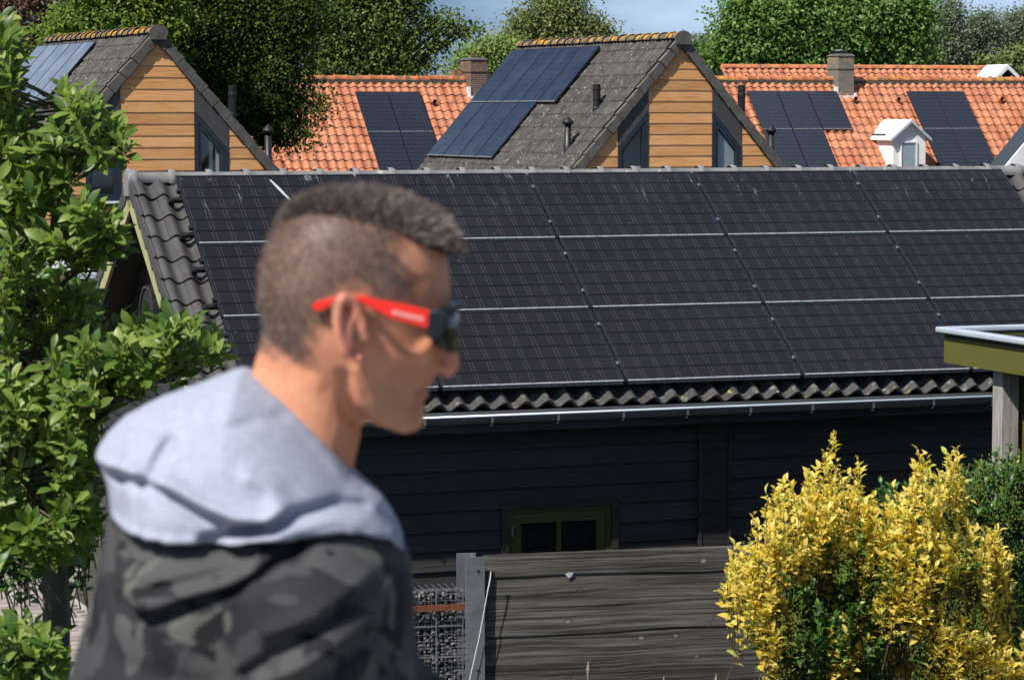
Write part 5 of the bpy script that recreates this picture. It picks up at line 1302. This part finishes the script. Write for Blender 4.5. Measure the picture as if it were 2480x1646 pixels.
def ball(u, v, y, ru, rv, ry, tilt=0.):
    V = IV2*np.array([ru, ry, rv]); 
    c_, s_ = math.cos(tilt), math.sin(tilt)
    out = [W3(u + q[0]*c_ - q[2]*s_, v - (q[0]*s_ + q[2]*c_), y + q[1]) for q in V]
    hb.add(out, [tuple(f) for f in IF2])
ico = bmesh.new(); bmesh.ops.create_icosphere(ico, subdivisions=3, radius=1); IV2 = np.array([v.co[:] for v in ico.verts]); IF2 = [[v.index for v in f.verts] for f in ico.faces]; ico.free()
# nose
for u, v, r, ry in ((1080, 755, 14, 20), (1080, 780, 16, 19), (1082, 805, 18, 19), (1085, 830, 21, 21), (1087, 855, 24, 24), (1089, 880, 25, 27), (1082, 893, 21, 25)): ball(u, v, 0, r, r*1.1, ry)
for s in (-1, 1):
    ball(1060, 890, s*26, 24, 17, 16)             # wing of the nose
    ball(1010, 836, s*86, 50, 30, 28, .25)        # cheekbone, cheek
    ball(890, 940, s*96, 60, 70, 26, .3)   # jaw angle, jaw edge
    ball(775, 905, s*118, 34, 110, 26, -.35)                                         # neck muscle
ball(1033, 934, 0, 14, 10, 42); ball(1027, 955, 0, 13, 11, 38); ball(1004, 1012, 0, 26, 30, 44); ball(1046, 914, 0, 14, 14, 16)
# ears
for s in (-1, 1):
    def ey(u): return s*(203 + (892-u)*.6)
    pts = []
    for k in range(23):
        f = -.35 + 4.45*k/22; du, dv = 29*math.cos(f), -80*math.sin(f)
        pts.append((862 + du - dv*.0 + (dv)*.16, 783 + dv))
    pts = [(p[0], p[1], ey(p[0])) for p in pts]
    ec = [W3(*p) for p in pts]; hb.tube(ec, [.005]*5 + [.0056]*12 + [.0052]*6, 8)
    pa2 = [(872, 735), (858, 760), (856, 795), (864, 825)]; hb.tube([W3(u, v, ey(u)*.985) for u, v in pa2], [.003, .0038, .0042, .004], 8)   # inner fold
    V = IV2*np.array([26, 4, 72]); hb.add([W3(864+q[0]-q[2]*.16, 786-q[2], ey(864+q[0]-q[2]*.16)*.93+q[1]) for q in V], [tuple(f) for f in IF2])
    ball(878, 852, ey(878)*.985, 14, 16, 9); ball(889, 800, ey(889)*.97, 9, 14, 10)   # lobe, tragus
hm = hb.mesh('body')
tmp = bpy.data.objects.new('tmp', hm); COL.objects.link(tmp)
md = tmp.modifiers.new('r', 'REMESH'); md.mode = 'VOXEL'; md.voxel_size = .0026; md.use_smooth_shade = True
sm = tmp.modifiers.new('s', 'SMOOTH'); sm.factor = .5; sm.iterations = 9
dg = bpy.context.evaluated_depsgraph_get(); body_me = bpy.data.meshes.new_from_object(tmp.evaluated_get(dg)); bpy.data.objects.remove(tmp)
body_me.name = 'body'; body_me.polygons.foreach_set('use_smooth', np.ones(len(body_me.polygons), bool))
nv = len(body_me.vertices); co = np.empty(nv*3, np.float32); body_me.vertices.foreach_get('co', co); co = co.reshape(-1, 3); nrmv = np.empty(nv*3, np.float32); body_me.vertices.foreach_get('normal', nrmv); nrmv = nrmv.reshape(-1, 3)
def uv_of(c): # orthographic pixel coordinates in the man's plane
    r0 = np.asarray(c) + pbase; k = DP/1.0; P = np.stack([r0[:, 0], np.full(len(r0), DP), r0[:, 2]], 1); return proj(P)[:, :2]
puv = uv_of(co); py_ = (co[:, 1])/PXM
face_ = (puv[:, 1] < 1060) & (puv[:, 1] > 660)
def crease(line, amp, sig):
    d, _ = poly_dist(puv, np.array(line, float), False); return amp*np.exp(-(d/sig)**2)*face_
dsp = crease([(1066, 902), (1040, 930), (1022, 962)], -.0030, 8) + crease([(1052, 944), (1012, 947)], -.0045, 5) + crease([(985, 895), (962, 960)], -.0035, 34)
dsp += crease([(868, 885), (880, 950), (918, 1008), (975, 1036)], .0028, 15) + crease([(842, 900), (852, 985), (900, 1036), (960, 1058)], -.0055, 18) + crease([(1000, 700), (1020, 740)], -.003, 34)
dsp += crease([(1034, 972), (1010, 975)], -.0022, 8) + crease([(1056, 905), (1060, 880)], -.0018, 5) + crease([(1030, 842), (985, 852)], .0022, 16) + crease([(1010, 872), (970, 880)], -.0012, 12)
co = co + nrmv*dsp[:, None].astype(np.float32); body_me.vertices.foreach_set('co', co.ravel()); body_me.update()
Z5 = lambda *p: [(500+a/2.24, 400+b/2.24) for a, b in p]
BUZZ = Z5((300, 100), (560, 0), (1000, 20), (1250, 250), (1150, 390), (1095, 440), (1150, 560), (1165, 640), (1120, 700), (1010, 760), (965, 850), (905, 850), (885, 740), (850, 690), (780, 720), (735, 800), (690, 850), (640, 930), (600, 1030), (520, 1085), (440, 1060), (350, 1040), (200, 1020), (150, 600), (250, 300))
d_, _ = poly_dist(puv, BUZZ); ins = in_poly(puv, BUZZ); sd = np.where(ins, d_, -d_)
wob = 10*np.sin(puv[:, 0]*.11)*np.sin(puv[:, 1]*.13)
buzz = np.clip((sd+wob+10)/62., 0, 1)
# ears stay bare
ear = (np.abs(py_) > 186) & (puv[:, 0] > 832) & (puv[:, 0] < 900) & (puv[:, 1] > 697) & (puv[:, 1] < 872); buzz[ear] = 0
red = np.zeros(nv); red[ear] = .75; red += .8*np.exp(-((puv[:, 0]-1092)/26)**2-((puv[:, 1]-885)/30)**2); red = np.clip(red, 0, 1)
BEARD = Z5((960, 1080), (1180, 1120), (1260, 1180), (1230, 1290), (1180, 1460), (1000, 1430), (850, 1290), (880, 1150)); db, _ = poly_dist(puv, BEARD); beard_shade = np.clip((np.where(in_poly(puv, BEARD), db, -db)+15)/50, 0, 1)
beard_shade = np.maximum(beard_shade, 4.*np.exp(-((puv[:, 0]-880)/9)**2-((puv[:, 1]-798)/16)**2)*(np.abs(py_) > 150))  # ear canal: shade of the hollow painted as a dark spot
red = np.clip(red + .7*np.exp(-(poly_dist(puv, np.array([(1046, 944), (1022, 946)], float), False)[0]/11)**2) + .25*np.exp(-((puv[:, 0]-1000)/45)**2-((puv[:, 1]-870)/35)**2), 0, 1)
beard_shade = np.maximum(beard_shade, 3.*np.exp(-((puv[:, 0]-1068)/9)**2-((puv[:, 1]-906)/5)**2))  # nostril: its shade painted as a dark spot
dl_, _ = poly_dist(puv, np.array(Z5((300, 330), (380, 320), (470, 290), (560, 262), (700, 262), (900, 300), (1040, 345), (1120, 420)), float), False); longer_shade = .7*np.exp(-(dl_/46.)**1.3)  # dark band: longer clipped hair plus painted shade under the top hair
for nm, val in (('buzz', buzz), ('red', red), ('beard_shade', beard_shade), ('longer_shade', longer_shade)):
    a = body_me.attributes.new(nm, 'FLOAT', 'POINT'); a.data.foreach_set('value', val.astype(np.float32))
body_me.materials.clear(); body_me.materials.append(M['skin'])
link('body', body_me, man)
# hair: longer on top, swept forward, clipped short at the sides
TOP = Z5((380, 320), (420, 200), (560, 60), (1000, 60), (1400, 300), (1400, 440), (1290, 470), (1150, 400), (1040, 345), (900, 300), (700, 262), (560, 262), (470, 290))
TOPE = np.array(Z5((380, 320), (470, 290), (560, 262), (700, 262), (900, 300), (1040, 345)), float)
topm = in_poly(puv, TOP) & (puv[:, 1] < 640) & (np.abs(py_) < 165)
def strands(idx, n, lfun, dfun, width, curl):
    pick = rng.choice(idx, n); p0 = co[pick] + rng.normal(0, .0015, (n, 3)); nn_ = nrmv[pick]; U_ = puv[pick]
    ln = lfun(U_, n); d = unit(dfun(nn_, U_, n)); side = unit(np.cross(d, rng.normal(0, 1, (n, 3))))*width
    bend = curl*rng.normal(0, 1, (n, 3)); segs = []
    for t in (0, .5, 1.):
        c = p0 + d*(ln*t)[:, None] + bend*(ln*t*t)[:, None] - nn_*.001*(1-t); wd = side*(1.0 if t < .9 else .25)
        segs += [c-wd, c+wd]
    V = np.stack(segs, 1).reshape(-1, 3); b = np.arange(n)[:, None]*6; F = np.concatenate([b+[0, 1, 3, 2], b+[2, 3, 5, 4]])
    return V, F, np.repeat(rng.random(n), 6)
def top_len(U_, n):
    k = np.clip((U_[:, 0]-690)/400, 0, 1); dd, _ = poly_dist(U_, TOPE, False); e = np.clip(dd/75., 0, 1); return (.003 + (.0085 + .0065*k)*e)*rng.uniform(.7, 1.25, n)
def top_dir(nn_, U_, n):
    k = np.clip((U_[:, 0]-700)/380, 0, 1)[:, None]; return nn_*(.9-.25*k) + np.array([1, 0, 0])*(.1+.42*k) + np.array([0, 0, 1])*(.5-.75*k*k) + rng.normal(0, .09, (n, 3))
P1_ = strands(np.where(topm)[0], 26000, top_len, top_dir, .0005, .03)
link('hair', join_meshes('hair', [P1_], M['hair']), man)
side_ = np.where((buzz > .45) & ~topm)[0]
P2_ = strands(side_, 15000, lambda U_, n: .0026*rng.uniform(.6, 1.3, n)*(1+.5*np.clip((560-U_[:, 1])/100, 0, 1)), lambda nn_, U_, n: nn_*.8 + np.array([.35, 0, -.5]) + rng.normal(0, .2, (n, 3)), .00028, .05)
link('clipped_hair', join_meshes('clipped_hair', [P2_], M['hair_short']), man)

# ------------------------------------------------------------------ clothing: outline in the man's plane, with depth and folds
def groove(P, line, amp, sig): d, _ = poly_dist(P, np.array(line, float), False); return amp*np.exp(-(d/sig)**2)
def cloth(name, poly, hfun, mat, step=7.):
    poly = np.array(poly, float); lo, hi = poly.min(0)-step*2, poly.max(0)+step*2; nx, ny = int((hi[0]-lo[0])/step)+1, int((hi[1]-lo[1])/step)+1
    gx, gy_ = np.meshgrid(lo[0]+np.arange(nx)*step, lo[1]+np.arange(ny)*step); P = np.stack([gx.ravel(), gy_.ravel()], 1); ins = in_poly(P, poly)
    cell = np.array([(j*nx+i, j*nx+i+1, (j+1)*nx+i+1, (j+1)*nx+i) for j in range(ny-1) for i in range(nx-1)]); keep = ins[cell].any(1); cell = cell[keep]
    used = np.unique(cell); outm = np.zeros(len(P), bool); outm[used] = True; outm &= ~ins
    d, near = poly_dist(P[outm], poly); P[outm] = near
    remap = -np.ones(len(P), int); remap[used] = np.arange(len(used)); Q = P[used]; cell = remap[cell]; hF, hB = hfun(Q)
    bm3 = np.array([W3(u, v) for u, v in Q]); n = len(Q)
    Vf = bm3.copy(); Vf[:, 1] -= hF; Vb = bm3.copy(); Vb[:, 1] += hB
    from collections import Counter
    ed = Counter(); 
    for f in cell:
        for a, b in zip(f, np.roll(f, -1)): ed[(a, b)] += 1
    bnd = [(a, b) for (a, b) in ed if (b, a) not in ed]
    F = [tuple(f[::-1]) for f in cell] + [tuple(f+n) for f in cell] + [(a, b, b+n, a+n) for a, b in bnd]
    me = np_mesh(name, np.concatenate([Vf, Vb]), F, mat, True)
    o = link(name, me, man); w = o.modifiers.new('weld', 'WELD'); w.merge_threshold = .0006
    s = o.modifiers.new('s', 'SMOOTH'); s.factor = .5; s.iterations = 12 if name == 'hood' else 5
    return o
JK = [(275, 1195), (257, 1297), (226, 1434), (191, 1561), (165, 1660), (135, 1850), (140, 2150), (330, 2200), (700, 2210), (900, 2150), (1010, 2020), (1075, 1850), (1080, 1660), (1024, 1611), (1010, 1561), (1005, 1434), (998, 1358), (975, 1297), (930, 1245), (850, 1175), (700, 1095), (520, 1050), (380, 1090)]
def prof(d, Rr): t = np.clip(d/Rr, 0, 1); return np.sqrt(np.clip(1-(1-t)**2, 0, 1))
def jacket_h(P):
    d, _ = poly_dist(P, JK); ins = in_poly(P, JK); d = np.where(ins, d, 0)
    sh = np.clip((P[:, 1]-1080)/260, 0, 1); base = (.10 + .10*sh)*prof(d, 300)
    arm, _ = poly_dist(P, np.array([(815, 1330), (850, 1500), (900, 1700), (960, 1900), (1000, 1990)]), False)
    base = base + .05*np.exp(-(arm/150)**2)*prof(d, 90)
    f = 0
    f = f + groove(P, [(300, 1255), (318, 1330), (345, 1395), (395, 1425), (450, 1405), (520, 1372), (620, 1342), (700, 1298), (760, 1262)], -.030, 13) + groove(P, [(340, 1275), (370, 1330), (420, 1352), (520, 1330), (640, 1300)], -.016, 10)
    f = f + groove(P, [(360, 1310), (430, 1385), (560, 1345), (660, 1305)], .016, 22) + groove(P, [(310, 1290), (355, 1370), (400, 1395)], .012, 18)
    for ln, am, sg in (([(640, 1530), (760, 1450), (880, 1375), (960, 1330)], -.012, 12), ([(660, 1560), (800, 1480), (930, 1410)], .010, 16), ([(720, 1600), (850, 1510), (960, 1440)], -.012, 12), ([(690, 1430), (800, 1380), (900, 1330)], .008, 16), ([(700, 1470), (830, 1400), (930, 1350)], -.010, 10), ([(640, 1660), (700, 1590), (730, 1560)], -.03, 18), ([(760, 1640), (900, 1560), (1000, 1500)], -.010, 14), ([(280, 1500), (420, 1540), (560, 1560)], -.005, 24), ([(300, 1600), (480, 1620), (620, 1600)], .006, 30)):
        f = f + groove(P, ln, am, sg)
    far = (.09 + .10*sh)*prof(d, 300)
    return np.maximum(base + f*np.clip(d/20, 0, 1), 0), far
cloth('jacket', JK, jacket_h, M['camo'])
HD = [(590, 884), (546, 899), (485, 924), (394, 955), (307, 1000), (266, 1037), (238, 1078), (249, 1119), (266, 1155), (274, 1200), (307, 1228), (368, 1247), (445, 1257), (521, 1260), (622, 1257), (724, 1253), (825, 1246), (891, 1256), (942, 1281), (984, 1330), (975, 1281), (949, 1231), (925, 1195), (864, 1142), (836, 1100), (797, 1050), (746, 992), (696, 946), (646, 914), (615, 897)]
SIL = [(984, 1330), (975, 1281), (949, 1231), (925, 1195), (864, 1142), (836, 1100), (797, 1050), (746, 992), (696, 946), (646, 914), (615, 897), (590, 884), (546, 899), (485, 924), (394, 955), (307, 1000), (266, 1037), (238, 1078), (249, 1119), (266, 1155), (274, 1200)]
def hood_h(P):
    d, _ = poly_dist(P, np.array(SIL, float), False); ins = in_poly(P, HD); d = np.where(ins | (P[:, 1] > 1215), d, 0)
    neck, _ = poly_dist(P, np.array([(925, 1195), (864, 1142), (836, 1100), (797, 1050), (746, 992), (696, 946), (646, 914)], float), False)
    h = (.15+.03*np.clip((P[:, 1]-1000)/200, 0, 1))*prof(d, 210)
    h = np.maximum(h, (.066+.02*np.clip((P[:, 1]-920)/200, 0, 1))*np.clip(1-neck/160, 0, 1)*np.where(neck < 160, 1, 0)*prof(d, 12))
    j, _ = jacket_h(P); h = np.maximum(h, np.where(in_poly(P, JK), j+.014, 0))
    f = groove(P, [(248, 1086), (330, 1082), (400, 1096), (470, 1122), (540, 1160), (610, 1188), (680, 1198), (715, 1180)], .017, 15) + groove(P, [(262, 1112), (400, 1122), (470, 1148), (540, 1186), (610, 1213), (690, 1222)], -.014, 15)
    f = f + groove(P, [(545, 1243), (640, 1222), (740, 1192), (820, 1182), (890, 1200), (945, 1250)], -.024, 11) + groove(P, [(600, 1250), (740, 1218), (830, 1206), (900, 1224), (955, 1275)], .012, 12)
    f = f + groove(P, [(415, 1098), (432, 1062), (450, 1035)], -.020, 14) + groove(P, [(388, 1100), (386, 1160), (388, 1240)], -.007, 6) + groove(P, [(385, 960), (380, 1030), (392, 1090)], -.006, 8) + groove(P, [(345, 1000), (352, 1050), (348, 1085)], -.010, 16)
    f = f + groove(P, [(690, 1195), (712, 1165), (690, 1120), (640, 1100)], .010, 20) + groove(P, [(560, 1010), (640, 988), (700, 985)], -.006, 10) + groove(P, [(310, 1225), (445, 1250), (622, 1249), (825, 1238), (920, 1262)], .008, 9)
    f = f + groove(P, [(330, 1120), (335, 1180), (330, 1225)], -.008, 14)
    return np.maximum(h + f*np.clip(d/25, 0, 1), 0), (.13)*prof(d, 200)
hood = cloth('hood', HD, hood_h, M['jersey'], 6.); tag(hood, label='pale grey jersey hood lining lying open on his back')
# trousers, shoes: below the frame
lg = MB()
for s in (-1, 1):
    lg.tube([(-.06+.02*s, s*.09, TZ*0+.92), (-.04+.03*s, s*.10, .50), (-.06+.05*s, s*.10, .09)], [.105, .075, .06], 14)
lg.tube([(-.06, 0, .98), (-.06, 0, .85), (-.06, 0, .74)], [.17, .18, .12], 16); lg.build('trousers', M['denim'], man, True)
for s in (-1, 1):
    mb = MB(); mb.tube([(-.14+.05*s, s*.1, .05), (-.06+.05*s, s*.1, .062), (.05+.05*s, s*.105, .05), (.15+.05*s, s*.11, .032)], [.03, .05, .046, .022], 12); mb.build('shoe', M['black_rubber'], man, True)

# ------------------------------------------------------------------ sunglasses
sg = empty('sunglasses', Vector(pbase), 'wraparound sunglasses with red arms and dark lenses on his face', 'sunglasses')
Zr = lambda a, b: (500+a/2.24, 400+b/2.24)
topl = [Zr(*q) for q in ((606, 728), (640, 704), (720, 684), (800, 675), (880, 682), (960, 700), (1060, 717), (1150, 738), (1228, 758))]
botl = [Zr(*q) for q in ((616, 756), (650, 756), (720, 728), (790, 706), (870, 712), (930, 750), (1020, 797), (1110, 822), (1215, 852))]
for s in (-1, 1):
    V = []
    for k, ((u0, v0), (u1, v1)) in enumerate(zip(topl, botl)):
        t = k/(len(topl)-1); y = s*(205 + 26*math.exp(-((k-3.2)/1.6)**2)*0 - 22*max(0, t-.6)/.4 + 6*math.sin(t*3.1)); th = 5*s
        y = s*(214 - 8*t*t - (6 if k == 0 else 0))
        V += [W3(u0, v0, y-th), W3(u1, v1, y-th), W3(u1, v1, y+th), W3(u0, v0, y+th)]
    F = [(4*i+a, 4*i+(a+1) % 4, 4*(i+1)+(a+1) % 4, 4*(i+1)+a) for i in range(len(topl)-1) for a in range(4)] + [(0, 1, 2, 3), (4*len(topl)-1, 4*len(topl)-2, 4*len(topl)-3, 4*len(topl)-4)]
    arm = MB().add(V, F).build('temple_arm', M['red_plastic'], sg, False, bevel=.0012)
    # worn, unreadable pale print
    pr = MB()
    for k in range(9):
        u = 960+k*8.2; v = 735+k*1.95; y = s*(214 - 8*((u-772)/275)**2 + 6.6)
        pr.add([W3(u, v, y), W3(u+5.5, v+1.3, y), W3(u+5, v+12, y), W3(u-.5, v+11, y)], [(0, 1, 2, 3)])
    pr.build('print', M['lettering'], arm)
# frame front and lens: one curved shield
def shield(v0f, v1f, off, th0, th1, n=28):
    V = []
    for k in range(n+1):
        q = th0 + (th1-th0)*k/n; y = 206*math.sin(q*1.25)/math.sin(1.25); u = 1107 - 56*abs(q)**2.2 + off
        for v in (v0f(q), (v0f(q)+v1f(q))/2, v1f(q)):
            bulge = 3.0 if v not in (v0f(q), v1f(q)) else 0
            V.append(W3(u+bulge, v, y))
    F = [(3*i+a, 3*i+a+1, 3*i+a+4, 3*i+a+3) for i in range(n) for a in range(2)]
    return V, F
for s, nm in ((-1, 'near'), (1, 'far')):
    V, F = shield(lambda q: 738+3*q*q, lambda q: 848-34*abs(q)**3-14*max(0, .25-abs(q))/.25, 0, *( (-.99, -.05) if s < 0 else (.05, .99)))
    o = MB().add(V, F).build('lens', M['lens'], sg, True); sl = o.modifiers.new('t', 'SOLIDIFY'); sl.thickness = .0025; sl.offset = 0
V, F = shield(lambda q: 732+3*q*q, lambda q: 745+3*q*q, 3, -1., 1.)
o = MB().add(V, F).build('brow_bar', M['lens_frame'], sg, True); sl = o.modifiers.new('t', 'SOLIDIFY'); sl.thickness = .004; sl.offset = 0
for s in (-1, 1):
    a = [(1044, 738), (1072, 733), (1090, 745), (1078, 800), (1050, 806), (1040, 782)]
    MB().prism([W3(u, v, s*196) for u, v in (a if s > 0 else a[::-1])], [W3(u, v, s*218) for u, v in (a if s > 0 else a[::-1])]).build('hinge_block', M['lens_frame'], sg, bevel=.002)
